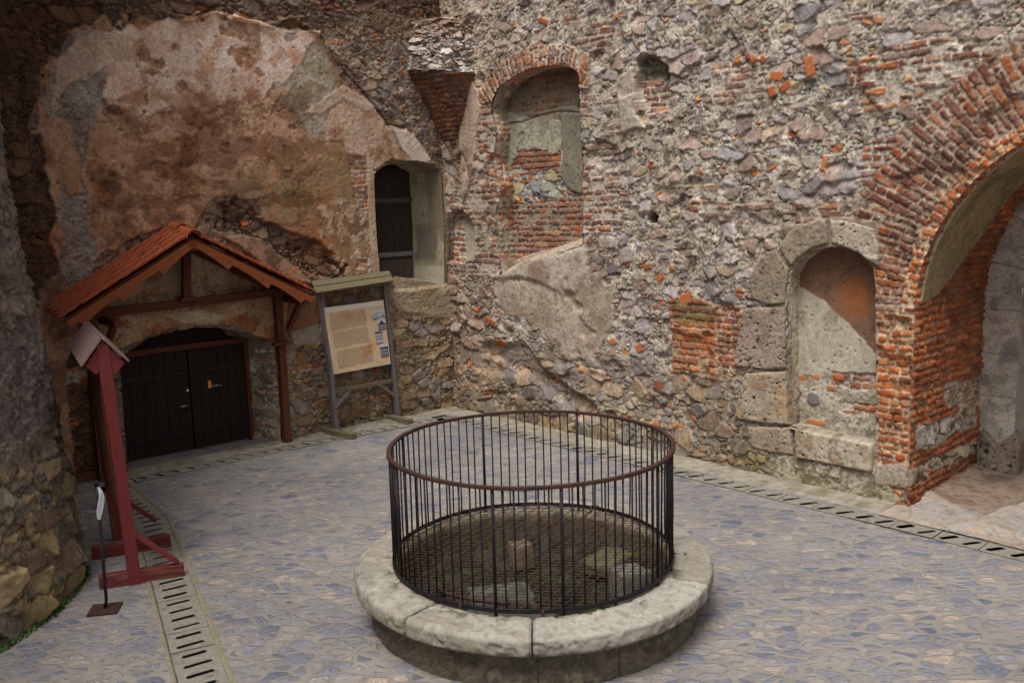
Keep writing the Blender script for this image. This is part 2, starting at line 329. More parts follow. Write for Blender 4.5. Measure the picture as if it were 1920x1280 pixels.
# ------------------------------------------------------------------ object helpers
def empty(name, loc, label, cat, group=None):
    o = bpy.data.objects.new(name, None); COL.objects.link(o); o.location = loc; o.empty_display_size = .2
    return tag(o, label, cat, group)
def tag(o, label, cat, group=None):
    o['label'] = label; o['category'] = cat
    if group: o['group'] = group
    return o
def link(name, me, mat, parent=None, M=None, label=None):
    o = bpy.data.objects.new(name, me); COL.objects.link(o)
    if mat is not None: me.materials.append(mat)
    if M is None: M = Matrix.Identity(4)
    if parent is not None:
        o.parent = parent; o.matrix_basis = Matrix.Translation(-parent.location) @ M; inv_of[o.name] = M
    else: o.matrix_basis = M
    if label: o['label'] = label
    return o
inv_of = {}
def child(name, me, mat, par_part, M=None, label=None):
    """sub-part under a part (the part's own world matrix is undone)"""
    o = bpy.data.objects.new(name, me); COL.objects.link(o)
    if mat is not None: me.materials.append(mat)
    o.parent = par_part; W = inv_of.get(par_part.name, par_part.matrix_basis)
    o.matrix_basis = W.inverted() @ (M or Matrix.Identity(4))
    if label: o['label'] = label
    return o
def np_mesh(name, V, Fq, C=None, smooth=True):
    me = bpy.data.meshes.new(name); V = np.asarray(V, np.float32); Fq = np.asarray(Fq, np.int32); k = Fq.shape[1]
    me.vertices.add(len(V)); me.vertices.foreach_set('co', V.ravel())
    me.loops.add(Fq.size); me.loops.foreach_set('vertex_index', Fq.ravel())
    me.polygons.add(len(Fq)); me.polygons.foreach_set('loop_start', np.arange(0, Fq.size, k, dtype=np.int32))
    try: me.polygons.foreach_set('loop_total', np.full(len(Fq), k, np.int32))
    except Exception: pass
    me.update(calc_edges=True)
    if smooth: me.polygons.foreach_set('use_smooth', np.ones(len(Fq), bool))
    if C is not None:
        a = me.attributes.new('Col', 'FLOAT_COLOR', 'POINT'); A = np.ones((len(V), 4), np.float32); A[:, :3] = np.clip(C, 0.004, .85); a.data.foreach_set('color', A.ravel())
    me.validate(); return me
def grid_faces(nu, nv, flip=False):
    i = np.arange(nu-1)[None, :]; j = np.arange(nv-1)[:, None]; a = (j*nu+i).ravel()
    q = np.stack([a, a+1, a+1+nu, a+nu], 1); return q[:, ::-1] if flip else q
def compact(V, F, C):
    used = np.zeros(len(V), bool); used[F.ravel()] = True; m = np.cumsum(used)-1
    return V[used], m[F], C[used]
def fine(a, b, r, ext=None, er=.06):
    x = np.arange(a, b+r*.5, r)
    if ext: x = np.concatenate([x, np.arange(b+er, ext+er*.5, er)])
    return x
def wall_patch(name, pl, us, vs, fn, parent, mat=M_WALL, d=0.0, holes=(), keep=None, hb=-.006, kb=0.0):
    U, V = np.meshgrid(us, vs); u = U.ravel(); v = V.ravel(); S = fn(u, v)
    P = pl.PA(u, v, d-S.h); F = grid_faces(len(us), len(vs))
    uc = u[F].mean(1); vc = v[F].mean(1); ok = np.ones(len(F), bool)
    for H in holes: ok &= sdpoly(uc, vc, H) > hb
    if keep is not None: ok &= sdpoly(uc, vc, keep) < kb
    P, F, C = compact(P, F[ok], S.c)
    nrm = np.cross(P[F[0, 1]]-P[F[0, 0]], P[F[0, 2]]-P[F[0, 0]])
    if np.dot(nrm, -pl.n) < 0: F = F[:, ::-1]
    return link(name, np_mesh(name, P, F, C), mat, parent)
def resample(pts, step, closed=False):
    P = [np.array(p, float) for p in pts]
    if closed: P = P+[P[0]]
    out = []; 
    for a, b in zip(P[:-1], P[1:]):
        n = max(1, int(np.linalg.norm(b-a)/step)); 
        for k in range(n): out.append(a+(b-a)*k/n)
    out.append(P[-1]); return np.array(out)
def reveal(name, pl, front, back, d0, d1, fn, parent, step=.02, closed=False, mat=M_WALL):
    """inner face of an opening: outline 'front' at depth d0 swept to outline 'back' at d1 (same number of points)"""
    n = sum(max(1, int(math.dist(a, b)/step)) for a, b in zip(front[:-1], front[1:]))
    A, B = [], []
    fr = list(front)+([front[0]] if closed else []); bk = list(back)+([back[0]] if closed else [])
    for i in range(len(fr)-1):
        m = max(1, int(math.dist(fr[i], fr[i+1])/step))
        for k in range(m):
            t = k/m; A.append((fr[i][0]+(fr[i+1][0]-fr[i][0])*t, fr[i][1]+(fr[i+1][1]-fr[i][1])*t)); B.append((bk[i][0]+(bk[i+1][0]-bk[i][0])*t, bk[i][1]+(bk[i+1][1]-bk[i][1])*t))
    A.append(fr[-1]); B.append(bk[-1]); A = np.array(A); B = np.array(B)
    sl_ = np.concatenate([[0], np.cumsum(np.hypot(*(A[1:]-A[:-1]).T))]); T = np.gradient(A, axis=0); T /= np.linalg.norm(T, axis=1)[:, None]+1e-9
    cen = A.mean(0); N = np.stack([-T[:, 1], T[:, 0]], 1)
    sg = np.sign(np.sum(N*(cen-A))); N = N*(sg if sg else 1)
    nd = max(2, int(abs(d1-d0)/step)+1); ds = np.linspace(0, 1, nd); nu = len(A)
    s = np.tile(sl_, nd); t = np.repeat(ds, nu); dd = d0+(d1-d0)*t
    PU = np.tile(A[:, 0], nd)*(1-t)+np.tile(B[:, 0], nd)*t; PV = np.tile(A[:, 1], nd)*(1-t)+np.tile(B[:, 1], nd)*t
    c, h = fn(s, dd, PU, PV); k = ss(0, .06, t*abs(d1-d0))*.85+.15
    PU = PU+np.tile(N[:, 0], nd)*h*k; PV = PV+np.tile(N[:, 1], nd)*h*k
    return link(name, np_mesh(name, pl.PA(PU, PV, dd), grid_faces(nu, nd), c), mat, parent)
def bm_mesh(name, bm, smooth=False):
    me = bpy.data.meshes.new(name); bm.normal_update(); bm.to_mesh(me); bm.free()
    if smooth:
        for p in me.polygons: p.use_smooth = True
    return me
def frame(p0, p1, up=(0, 0, 1)):
    p0 = Vector(p0); p1 = Vector(p1); x = (p1-p0).normalized(); up = Vector(up)
    y = up.cross(x)
    if y.length < 1e-4: y = Vector((0, 1, 0)).cross(x)
    y.normalize(); z = x.cross(y)
    M = Matrix((x, y, z)).transposed().to_4x4(); M.translation = (p0+p1)/2; return M, (p1-p0).length
def box_bm(lx, ly, lz, bev=.006, cuts=0, wob=0.0, seed=0):
    bm = bmesh.new(); bmesh.ops.create_cube(bm, size=1); bmesh.ops.scale(bm, vec=(lx, ly, lz), verts=bm.verts)
    if bev > 0: bmesh.ops.bevel(bm, geom=list(bm.edges), offset=min(bev, lx*.3, ly*.3, lz*.3), segments=2, affect='EDGES', profile=.6)
    if cuts:
        es = [e for e in bm.edges if abs((e.verts[0].co-e.verts[1].co).normalized().x) > .99 and e.calc_length() > lx*.6]
        bmesh.ops.subdivide_edges(bm, edges=es, cuts=cuts, use_grid_fill=True)
    if wob:
        r = random.Random(seed)
        ph = [r.uniform(0, 6) for _ in range(4)]
        for v in bm.verts:
            v.co.y += wob*(math.sin(v.co.x*3.1+ph[0])+.5*math.sin(v.co.x*9+ph[1])); v.co.z += wob*(math.sin(v.co.x*2.7+ph[2])+.5*math.sin(v.co.x*8+ph[3]))
    return bm
def beam(name, p0, p1, wy, wz, mat, parent, up=(0, 0, 1), bev=.006, wob=.003, sub=False, label=None):
    M, L = frame(p0, p1, up); me = bm_mesh(name, box_bm(L, wy, wz, bev, 6, wob, len(name)*7+int(L*1000)))
    return (child if sub else link)(name, me, mat, parent, M, label)
def poly_prism(name, P3, thick, nrm, mat, parent, bev=.004, sub=False, label=None):
    """flat outline in 3-D given thickness along nrm"""
    bm = bmesh.new(); n = Vector(nrm).normalized(); vs = [bm.verts.new(Vector(p)) for p in P3]; f = bm.faces.new(vs)
    r = bmesh.ops.extrude_face_region(bm, geom=[f]); ev = [g for g in r['geom'] if isinstance(g, bmesh.types.BMVert)]
    bmesh.ops.translate(bm, verts=ev, vec=n*thick); bmesh.ops.recalc_face_normals(bm, faces=bm.faces)
    if bev: bmesh.ops.bevel(bm, geom=[e for e in bm.edges if e.calc_length() > bev*3], offset=bev, segments=1, affect='EDGES')
    return (child if sub else link)(name, bm_mesh(name, bm), mat, parent, None, label)
def tube_mesh(name, pts, r, seg=8, closed=False):
    V = []; F = []; n = len(pts); pts = [Vector(p) for p in pts]; up = Vector((.31, .17, .93)).normalized()
    for i, p in enumerate(pts):
        a = pts[(i-1) % n] if (closed or i > 0) else p; b = pts[(i+1) % n] if (closed or i < n-1) else p
        t = (b-a).normalized(); x = t.cross(up).normalized() if abs(t.dot(up)) < .98 else t.cross(Vector((1, 0, 0))).normalized(); y = t.cross(x)
        rr = r[i] if isinstance(r, (list, tuple)) else r
        for k in range(seg): V.append(p+x*rr*math.cos(2*math.pi*k/seg)+y*rr*math.sin(2*math.pi*k/seg))
    m = n if closed else n-1
    for i in range(m):
        for k in range(seg): F.append((i*seg+k, i*seg+(k+1) % seg, ((i+1) % n)*seg+(k+1) % seg, ((i+1) % n)*seg+k))
    if not closed: F.append(tuple(range(seg))[::-1]); F.append(tuple((n-1)*seg+k for k in range(seg)))
    me = bpy.data.meshes.new(name); me.from_pydata([tuple(v) for v in V], [], F)
    for p in me.polygons: p.use_smooth = len(p.vertices) == 4
    return me
def join_mesh(name, meshes):
    bm = bmesh.new()
    for m in meshes: bm.from_mesh(m); bpy.data.meshes.remove(m)
    return bm_mesh(name, bm, True)

# ------------------------------------------------------------------ ground
pave_hole = []
def strip_quad(pts_l, pts_r): return list(pts_l)+list(reversed(pts_r))
# drains: centre lines on the ground and half widths
def offs(line, w):
    L = [np.array(p[:2], float) for p in line]; a, b = [], []
    for i, p in enumerate(L):
        t = L[min(i+1, len(L)-1)]-L[max(i-1, 0)]; t /= np.linalg.norm(t); n = np.array([-t[1], t[0]]); a.append(p+n*w); b.append(p-n*w)
    return a, b
DR_L = [np.array(p) for p in [(-2.45, 6.3), (-2.62, 7.0), (-3.82, 9.42), (-4.85, 11.45), (-6.05, 13.05)]]       # left of the well, to the wall
DR_B = [LW.P(6.4, 0, -.47)[:2], LW.P(3.9, 0, -.45)[:2], LW.P(.55, 0, -.62)[:2]]                                                   # foot of the plastered wall
DR_R = [RW.P(.55, 0, -.62)[:2], RW.P(2.2, 0, -.66)[:2], RW.P(5.2, 0, -.66)[:2], RW.P(8.2, 0, -.70)[:2], RW.P(10.6, 0, -.74)[:2], RW.P(13.0, 0, -.8)[:2]]
GX0, GX1, GY0, GY1 = -14.0, 16.0, -6.0, 24.0
def ccw(H):
    ar = sum(H[i][0]*H[(i+1) % len(H)][1]-H[(i+1) % len(H)][0]*H[i][1] for i in range(len(H)))
    return list(H) if ar > 0 else list(reversed(H))
def ground_mesh(name, holes, z=0.0):
    vs = [Vector(p) for p in [(GX0, GY0), (GX1, GY0), (GX1, GY1), (GX0, GY1)]]; faces = [[0, 1, 2, 3]]
    for H in holes:
        k = len(vs); H = ccw(H); vs += [Vector((float(p[0]), float(p[1]))) for p in H]; faces.append(list(range(k, k+len(H))))
    r = delaunay_2d_cdt(vs, [], faces, 1, 1e-5, True)
    V, F, src = r[0], r[2], r[5]
    keep = [f for f, o in zip(F, src) if not any(q > 0 for q in o)]
    me = bpy.data.meshes.new(name); me.from_pydata([(v.x, v.y, z) for v in V], [], keep); me.update(); return me
chan = []
for L_, w_ in ((DR_L, .215), (DR_B, .17), (DR_R, .17)):
    a, b = offs(L_, w_); chan.append(strip_quad(a, b))
circ = [(0.15+1.3*math.cos(2*math.pi*k/48), 8.6+1.3*math.sin(2*math.pi*k/48)) for k in range(48)]
g = link('ground', ground_mesh('ground', chan+[circ]), M_PAVE); g['kind'] = 'structure'
bed = link('drain_bed', ground_mesh('drain_bed', [], -.55), M_DARK); bed['kind'] = 'structure'  # near-black sheet stands in for the shade inside the drain slots

def drain(label, line, hw, pitch, slot, skew, kerb=True, seed=0, kw=.05):
    root = empty('drain_channel', (float(line[0][0]), float(line[0][1]), 0), label, 'drain')
    rnd = random.Random(seed); P = resample(line, .02); sl_ = np.concatenate([[0], np.cumsum(np.hypot(*(P[1:]-P[:-1]).T))])
    def pt(s):
        x = np.interp(s, sl_, P[:, 0]); y = np.interp(s, sl_, P[:, 1]); e = .15
        t = np.array([np.interp(s+e, sl_, P[:, 0])-np.interp(s-e, sl_, P[:, 0]), np.interp(s+e, sl_, P[:, 1])-np.interp(s-e, sl_, P[:, 1])]); t /= np.linalg.norm(t)
        return np.array([x, y]), t, np.array([-t[1], t[0]])
    s = .02; n = 0
    while s+pitch < sl_[-1]:
        ns = 2; l0 = s+.005; l1 = s+pitch*ns-.005
        if l1 > sl_[-1]: break
        top = .006+rnd.uniform(-.004, .005)
        (c0, t0, n0), (c1, t1, n1) = pt(l0), pt(l1)
        outer = [c0-n0*(hw-.006), c1-n1*(hw-.006), c1+n1*(hw-.006), c0+n0*(hw-.006)]
        slots = []
        for k in range(ns):
            c, t, nn = pt(s+pitch*(k+.5)); a = skew; ax = nn*math.cos(a)+t*math.sin(a); ay = np.array([-ax[1], ax[0]])
            hl = slot[0]/2*rnd.uniform(.9, 1.05); w2 = slot[1]/2*rnd.uniform(.75, 1.2); jx = rnd.uniform(-.01, .01)
            c = c+nn*jx
            slots.append([c-ax*hl, c-ax*(hl-.02)-ay*w2, c+ax*(hl-.02)-ay*w2, c+ax*hl, c+ax*(hl-.02)+ay*w2, c-ax*(hl-.02)+ay*w2])
        vs = [Vector((float(q[0]), float(q[1]))) for q in outer]; fs = [[0, 1, 2, 3]]
        for S_ in slots: k = len(vs); vs += [Vector((float(q[0]), float(q[1]))) for q in S_]; fs.append(list(range(k, k+6)))
        r = delaunay_2d_cdt(vs, [], fs, 1, 1e-6, True)
        keep = [f for f, o in zip(r[2], r[5]) if not any(q > 0 for q in o)]
        bm = bmesh.new(); bv = [bm.verts.new((v.x, v.y, top)) for v in r[0]]
        for f in keep:
            try: bm.faces.new([bv[i] for i in f])
            except ValueError: pass
        loose = [v for v in bm.verts if not v.link_faces]; bmesh.ops.delete(bm, geom=loose, context='VERTS')
        ex = bmesh.ops.extrude_face_region(bm, geom=list(bm.faces)); bmesh.ops.translate(bm, verts=[x for x in ex['geom'] if isinstance(x, bmesh.types.BMVert)], vec=(0, 0, -.005))
        bmesh.ops.recalc_face_normals(bm, faces=bm.faces)
        link('drain_slab', bm_mesh('drain_slab', bm), M_SLAB, root); s += pitch*ns; n += 1
    if kerb:
        for sg in (-1, 1):
            ss_ = np.arange(0, sl_[-1], .03); us = []; V = []; 
            for q in ss_:
                c, t, nn = pt(q)
                for w_, z_ in ((hw-.004, -.01), (hw+.004, .004), (hw+kw*.5, .010), (hw+kw, .003)):
                    ww = w_+(.018*(vn(np.array([q*7.0]), np.array([sg*3.0]), seed)[0]-.5) if w_ > hw+.02 else 0)
                    V.append((*(c+nn*sg*ww), z_+(.006*(vn(np.array([q*11.0]), np.array([w_*40]), seed+2)[0]-.5) if z_ > .004 else 0)))
            F_ = grid_faces(4, len(ss_), sg > 0); link('kerb_strip', np_mesh('kerb_strip', V, F_), M_KERB, root)
    return root
drain('wide slotted stone drain running past the red stand towards the bottom of the photo', DR_L, .20, .205, (.26, .052), -.12, True, 3)
drain('slotted stone drain along the foot of the plastered wall and dark door', DR_B, .16, .25, (.21, .068), -.35, False, 5)
drain('slotted stone drain along the foot of the rubble wall with the blind doorway', DR_R, .16, .255, (.26, .078), .52, False, 9)
# mortar apron between drain and walls
def apron(name, pl, u0, u1, d_out, d_in, z0, z1, seed, mat=M_WALL):
    us = np.arange(u0, u1, .05); ds = np.linspace(0, 1, 9); U, D = np.meshgrid(us, ds); u = U.ravel(); t = D.ravel()
    lo = np.interp(u, *d_out); dd = lo*(1-t)+d_in*t
    c, h = plaster(u, dd, seed, [c8(128,120,104,1.2), c8(146,138,122,1.2), c8(118,112,92,1.2)], .3, 3); z = z0+(z1-z0)*t**2*.9+h*.3*ss(0, .25, t)
    P = pl.PA(u, np.where(t < .01, -.05, z), dd); F = grid_faces(len(us), len(ds))
    o = link(name, np_mesh(name, P, F, c), mat); o['kind'] = 'structure'
apron('mortar_apron', RW, 0.0, 9.0, ([0, .6, 2.2, 5.2, 9.1], [-.46, -.46, -.49, -.49, -.52]), .08, .004, .035, 41)
apron('mortar_apron', LW, 0.0, 6.5, ([0, .6, 3.9, 6.6], [-.46, -.45, -.285, -.305]), .03, .004, .03, 43)
# flagstones and trodden earth at the passage
def threshold():
    us = fine(8.95, 12.2, .02, 18.3, .12); ds = fine(-.60, 2.6, .02, 9.5, .12); U, D = np.meshgrid(us, ds); u = U.ravel(); d = D.ravel()
    gd = lambda pts: [(float(np.dot(ground_at(x, y)-RW.o, RW.u)), float(np.dot(ground_at(x, y)-RW.o, RW.n))) for x, y in pts]
    wu = u+.10*(fbm(u, d, 1.6, 3, 3)-.5); wd = d+.10*(fbm(u, d, 1.6, 3, 4)-.5)
    F1, F2, a, b, _, _ = vor(wu/.62, wd/.42, 62, .7); e = (F2-F1)*.42
    S = Surf(u, d, plaster(u+a*9, d+b*9, 63, [c8(158,144,130), c8(172,154,136), c8(164,156,148), c8(150,138,126)], .3, 2.2, .012))
    S.c = S.c*(.88+.24*a)[:, None]; j = ss(.022, .006, e); S.tint(j*.8, (.74, .70, .66)); S.push(j, -.012)
    er = S.mask(gd([(1690,905),(1745,927),(1800,950),(1848,967),(1900,948),(1940,934),(2300,860),(2300,500),(1800,760),(1700,800)]), .06, .02)
    S.add(er, plaster(u, d, 61, [c8(104,86,72), c8(124,104,88), c8(140,122,106), c8(112,94,80)], 1.0, 1.6, -.002)); S.push(ss(9.5, 9.0, u)*ss(.15, .6, d), .07)
    P = RW.PA(u, np.where(d < -.585, -.02, np.maximum(S.h, .002)+.006), d); F = grid_faces(len(us), len(ds)); n = np.cross(P[F[0, 1]]-P[F[0, 0]], P[F[0, 3]]-P[F[0, 0]]); F = F[:, ::-1] if n[2] < 0 else F
    keep = sdpoly(P[F].mean(1)[:, 0], P[F].mean(1)[:, 1], [tuple(q) for q in ccw([tuple(map(float, x)) for x in chan[2]])]) > -.004
    P, F, C = compact(P, F[keep], S.c); o = link('threshold_ground', np_mesh('threshold_ground', P, F, C), M_WALL); o['kind'] = 'structure'
threshold()

# ------------------------------------------------------------------ right wall
ARC_C, ARC_R = (11.46, 2.5), 2.385
def arc_pts(c, r, a0, a1, n): return [(c[0]+r*math.cos(math.radians(a0+(a1-a0)*k/n)), c[1]+r*math.sin(math.radians(a0+(a1-a0)*k/n))) for k in range(n+1)]
U_L = ARC_C[0]-ARC_R
ARCH = [(U_L, -.1), (U_L, 1.2)]+arc_pts(ARC_C, ARC_R, 180, 0, 40)+[(ARC_C[0]+ARC_R, -.1)]
RP = RW.poly
NICHE = RP([(941,516),(937,470),(932,400),(938,350),(926,300),(932,250),(922,200),(935,167),(965,142),(1000,127),(1045,121),(1075,126),(1089,137),(1091,300),(1093,458),(1060,470),(1000,490)])
BLIND = RP([(1481,797),(1479,700),(1478,560),(1481,515),(1498,488),(1528,468),(1558,461),(1590,467),(1618,482),(1638,502),(1643,540),(1643,700),(1643,835),(1560,815)])
SNICH = RP([(838,490),(838,420),(842,400),(855,391),(868,392),(884,404),(892,425),(894,460),(892,484),(868,496)])
def arc_uv(u, v, c): 
    du, dv = u-c[0], v-c[1]; return np.hypot(du, dv), np.arctan2(dv, du)
def circ3(p, q, r):
    ax, ay = p; bx, by = q; cx, cy = r; D = 2*(ax*(by-cy)+bx*(cy-ay)+cx*(ay-by))
    ux = ((ax*ax+ay*ay)*(by-cy)+(bx*bx+by*by)*(cy-ay)+(cx*cx+cy*cy)*(ay-by))/D; uy = ((ax*ax+ay*ay)*(cx-bx)+(bx*bx+by*by)*(ax-cx)+(cx*cx+cy*cy)*(bx-ax))/D
    return (ux, uy), math.dist((ux, uy), p)
def right_fn(u, v):
    sm = ss(2.2, 3.6, v)*ss(8.8, 7.4, u)*.70+.45+.25*(fbm(u, v, .7, 3, 5)-.5)
    S = Surf(u, v, rubble(u, v, 11, (.31, .19), np.clip(sm, 0, 1), .07))
    m = lambda P, amp=.12, soft=.015, f=3.0, seed=0: S.mask(RP(P), amp, soft, f, seed)
    # warmer, larger field stones at the foot
    low = ss(1.7, 1.1, v+.5*(fbm(u, v, 1.3, 3, 8)-.5))*ss(7.4, 6.9, u)
    S.add(low, rubble(u, v, 31, (.36, .25), .10, .03, [c8(150,132,112,G), c8(138,118,100,G), c8(160,138,110,G), c8(142,132,122,G), c8(128,116,106,G), c8(168,146,122,G), c8(132,124,120,G)], c8(180,168,150,G), c8(122,112,96,G)))
    S.tint(ss(2.6, .5, u)*.9, (.88, .78, .70))
    pt = ss(.40, .50, fbm(u*.8, v*2.2, 1.6, 3, 78))*.85+.1
    BR = lambda seed, viv, miss=.12, **k: bricks(u, v, seed, viv, miss=miss, **k)
    # scattered courses
    band = ss(.53, .58, fbm(u*.55, v*3.2, 1.0, 3, 77))
    S.add(m([(1570,40),(1760,0),(1940,-20),(1940,190),(1800,215),(1600,215),(1570,120)], .25, .03, 2)*np.clip(band+.1, 0, 1), BR(3, .35, .25))
    S.add(m([(1370,-20),(1560,-20),(1560,40),(1400,60)], .2)*band*.8, BR(4, .2, .3))
    S.add(m([(1330,120),(1440,112),(1452,205),(1425,222),(1330,212)], .14)*pt, BR(5, .05, .35), wt=.75)
    S.add(m([(1292,372),(1420,378),(1560,380),(1640,372),(1650,420),(1560,415),(1490,428),(1440,428),(1292,415)], .10)*np.clip(pt+.15,0,1), BR(6, .5, .2))
    S.add(m([(1090,150),(1160,165),(1172,300),(1160,440),(1092,455)], .16)*pt, BR(7, .12, .35), wt=.8)
    S.add(m([(1090,360),(1170,380),(1165,450),(1130,470),(1092,460)], .1)*pt, BR(8, .4, .25))
    S.add(m([(1005,20),(1100,10),(1175,80),(1130,112),(1060,70),(1010,82)], .14)*pt, BR(9, .2, .35), wt=.8)
    S.add(m([(895,160),(936,160),(944,250),(940,300),(898,300)], .07)*pt, BR(10, .6, .25))
    S.add(m([(884,352),(930,330),(948,400),(950,515),(925,520),(880,492),(878,410)], .09)*pt, BR(12, .35, .2))
    S.add(m([(838,385),(905,360),(905,520),(838,500)], .09), BR(13, .15, .3), wt=.8)
    S.add(m([(1190,150),(1252,150),(1250,205),(1212,215)], .04), BR(14, .5, .1))
    # bold orange patch, two builds side by side
    S.add(m([(1256,562),(1300,552),(1345,575),(1343,712),(1262,698)], .045), BR(15, 1.0, .03, Hc=.115, L=.40, mort=c8(168,150,128,G)), lip=.03)
    S.add(m([(1345,572),(1398,574),(1396,640),(1382,690),(1347,690)], .045), BR(16, 1.0, .04, Hc=.095, L=.26, mort=c8(190,176,160,G)))
    S.tint(m([(1256,600),(1398,600),(1390,712),(1258,698)], .05), (1.22, 1.12, 1.0))
    S.tint(m([(1262,566),(1300,560),(1343,580),(1340,604),(1268,604)], .06), (.55, .62, .5))
    S.add(m([(1250,330),(1560,340),(1560,372),(1255,365)], .2)*band, BR(17, .5, .3), wt=.7)
    # single bright bricks
    for (x, y, ww, hh_, rot, k) in [(1519,125,10,17,.2,0),(1458,143,13,8,-.2,0),(1474,163,12,7,.5,1),(1382,112,6,7,.2,2),(1405,107,5,7,.3,3),(1416,113,6,6,.7,4),(1433,112,6,6,-.6,1),(1543,306,5,13,-.2,2),(1450,172,8,10,.3,4),
            (1238,520,8,7,.8,0),(1214,500,7,6,.3,1),(1260,502,5,5,.3,2),(1150,640,6,7,.2,0),(1200,652,7,9,.5,0),(1057,662,6,6,.2,1),(1090,692,5,6,0,2),(1238,723,8,10,-.5,3),(937,643,10,9,.4,0),(922,602,10,7,-.3,1),(1288,558,12,9,.2,0),(1020,40,9,6,-.4,1),(1545,700,7,5,0,0)]:
        a_, b_ = RW.uv(x, y); pu = (RW.uv(x+10, y)[0]-a_)/10; du, dv = u-a_, v-b_; cs, sn = math.cos(rot), math.sin(rot)
        X = np.abs(du*cs+dv*sn)-ww*pu*.95; Y = np.abs(-du*sn+dv*cs)-hh_*.0075; e = np.maximum(X, Y)+.014*(fbm(u, v, 20, 2, int(x))-.5)
        S.add(ss(.004, -.004, e), (np.broadcast_to(BRICKV[k], S.c.shape)*(.75+.5*speck(u, v, k))[:, None], np.full(u.shape, .03+.005*k)))
    # spandrel brickwork between blind doorway and arch
    r, a = arc_uv(u, v, ARC_C)
    sp = m([(1612,268),(1700,250),(1800,230),(1720,560),(1694,960),(1646,945),(1645,760),(1644,470),(1640,425),(1618,330)], .05)
    S.add(sp, BR(18, .40, .06))
    S.add(sp*ss(2.7, 2.4, v), BR(19, .95, .05, L=.27))
    S.tint(sp*ss(2.7, 2.4, v), (1.12, .94, .74))
    ringm = ss(ARC_R+1.02+.10*fbm(u, v, 2, 2, 2), ARC_R+.98, r)*(v > ARC_C[1]+.15)
    along = -a*(ARC_R+.5)
    cR, hR = bricks(r*1.0, along, 21, .40, L=.33, Hc=.104, miss=.05)
    S.add(ringm, (cR, hR)); S.tint(ringm, (.90, .82, .76))
    S.add(ss(ARC_R+.17, ARC_R+.155, r)*(v > ARC_C[1]), bricks(r+.07, -a*(ARC_R+.1), 22, 1.0, L=.24, Hc=.10, miss=.0), lip=.012); S.tint(ss(ARC_R+.17, ARC_R+.155, r)*(v > ARC_C[1]), (1.12, .94, .76))
    # niche arch ring
    (cc), rr_ = circ3(RW.uv(935,167), RW.uv(1000,126), RW.uv(1088,137))
    r2, a2 = arc_uv(u, v, cc)
    mm = ss(rr_+.34, rr_+.32, r2+.05*(fbm(u, v, 9, 2, 3)-.5))*ss(1.12, 1.16, u+.0)*ss(3.78, 3.74, u)*(v > 5.8)
    S.add(mm, bricks(r2*.9+.02, -a2*(rr_+.15), 23, .55, L=.36, Hc=.10, miss=.02), lip=.015)
    # plaster and mortar sheets
    S.add(m([(930,528),(1000,520),(1095,503),(1148,542),(1150,610),(1112,668),(1070,668),(1045,650),(1022,622),(960,590)], .17, .03), plaster(u, v, 51, [c8(150,130,112,G), c8(162,144,126,G), c8(178,164,148,G), c8(154,134,114,G)], .5, 3), lip=.0)
    S.add(m([(925,520),(1000,487),(1095,463),(1100,512),(1082,548),(1050,545),(1000,522)], .05, .06), plaster(u, v, 52, [c8(164,144,130,G), c8(180,164,150,G), c8(152,130,114,G)], .6, 1.6), lip=.04)
    S.add(m([(870,120),(890,150),(905,200),(890,320),(872,380),(866,300)], .08), plaster(u, v, 53, [c8(176,150,130,G), c8(188,166,148,G), c8(150,128,112,G)], .5, 3), lip=.02)
    S.add(m([(1162,150),(1185,120),(1192,200),(1212,240),(1170,250)], .06), plaster(u, v, 54, [c8(176,164,148,G), c8(188,178,164,G)], .6, 3), lip=.04)
    S.add(m([(1455,430),(1560,405),(1645,415),(1650,470),(1480,470)], .04), plaster(u, v, 55, [c8(170,158,142,G), c8(150,136,122,G)], .5, 4))
    S.add(m([(1480,855),(1645,880),(1690,930),(1690,955),(1500,930),(1440,880)], .1), plaster(u, v, 56, [c8(150,140,122,G), c8(186,178,164,G), c8(132,122,100,G), c8(196,188,176,G)], 1.2, 3.5))
    S.add(m([(1646,870),(1700,870),(1700,915),(1646,905)], .03), plaster(u, v, 57, [c8(176,166,150,G), c8(160,148,132,G)], .6, 4), lip=.01)
    # lost stones, holes and ledges
    S.push(m([(900,640),(985,640),(1015,690),(1085,742),(1115,765),(1095,785),(1040,745),(985,700),(905,665)], .10, .05), -.10)
    S.push(m([(860,690),(1000,705),(1060,760),(1250,850),(860,800)], .1, .09), .07)
    h0 = m([(1192,150),(1190,112),(1205,100),(1235,108),(1252,128),(1255,160),(1250,205),(1215,213),(1195,190)], .04, .02)
    S.push(h0, -.16); S.tint(m([(1190,110),(1205,100),(1235,108),(1254,130),(1250,150),(1192,145)], .06, .04), (.42, .44, .36))
    h1 = m([(1208,402),(1222,398),(1232,406),(1230,418),(1212,418)], .02, .012); S.push(h1, -.30); S.tint(h1, (.3, .28, .26))
    S.push(ss(.60, .70, fbm(u, v, 1.7, 3, 91))*ss(.1, .4, v), -.045); S.push(fbm(u, v, .5, 3, 92)-.5, .12)
    # damp, soot, moss
    S.tint(ss(.5, .68, fbm(u, v, .8, 5, 93))*.7, (.80, .76, .72)); S.tint(ss(.55, .7, fbm(u*1.5, v*.4, 1.2, 4, 94))*.5, (.84, .80, .78))
    S.tint(ss(.55, .02, v+.3*(fbm(u, v, 3, 3, 95)-.5))*.8, (.80, .80, .66))
    S.tint(m([(1400,840),(1450,850),(1450,880),(1390,870)], .15, .05)*.7, (.75, .82, .5))
    S.tint(m([(1100,440),(1165,450),(1180,500),(1110,540)], .12, .05)*.8, (.62, .55, .52))
    S.h = S.h*ss(0, .05, np.abs(u-U_L)+np.maximum(0, v-ARC_C[1]))*.5+S.h*.5
    return S
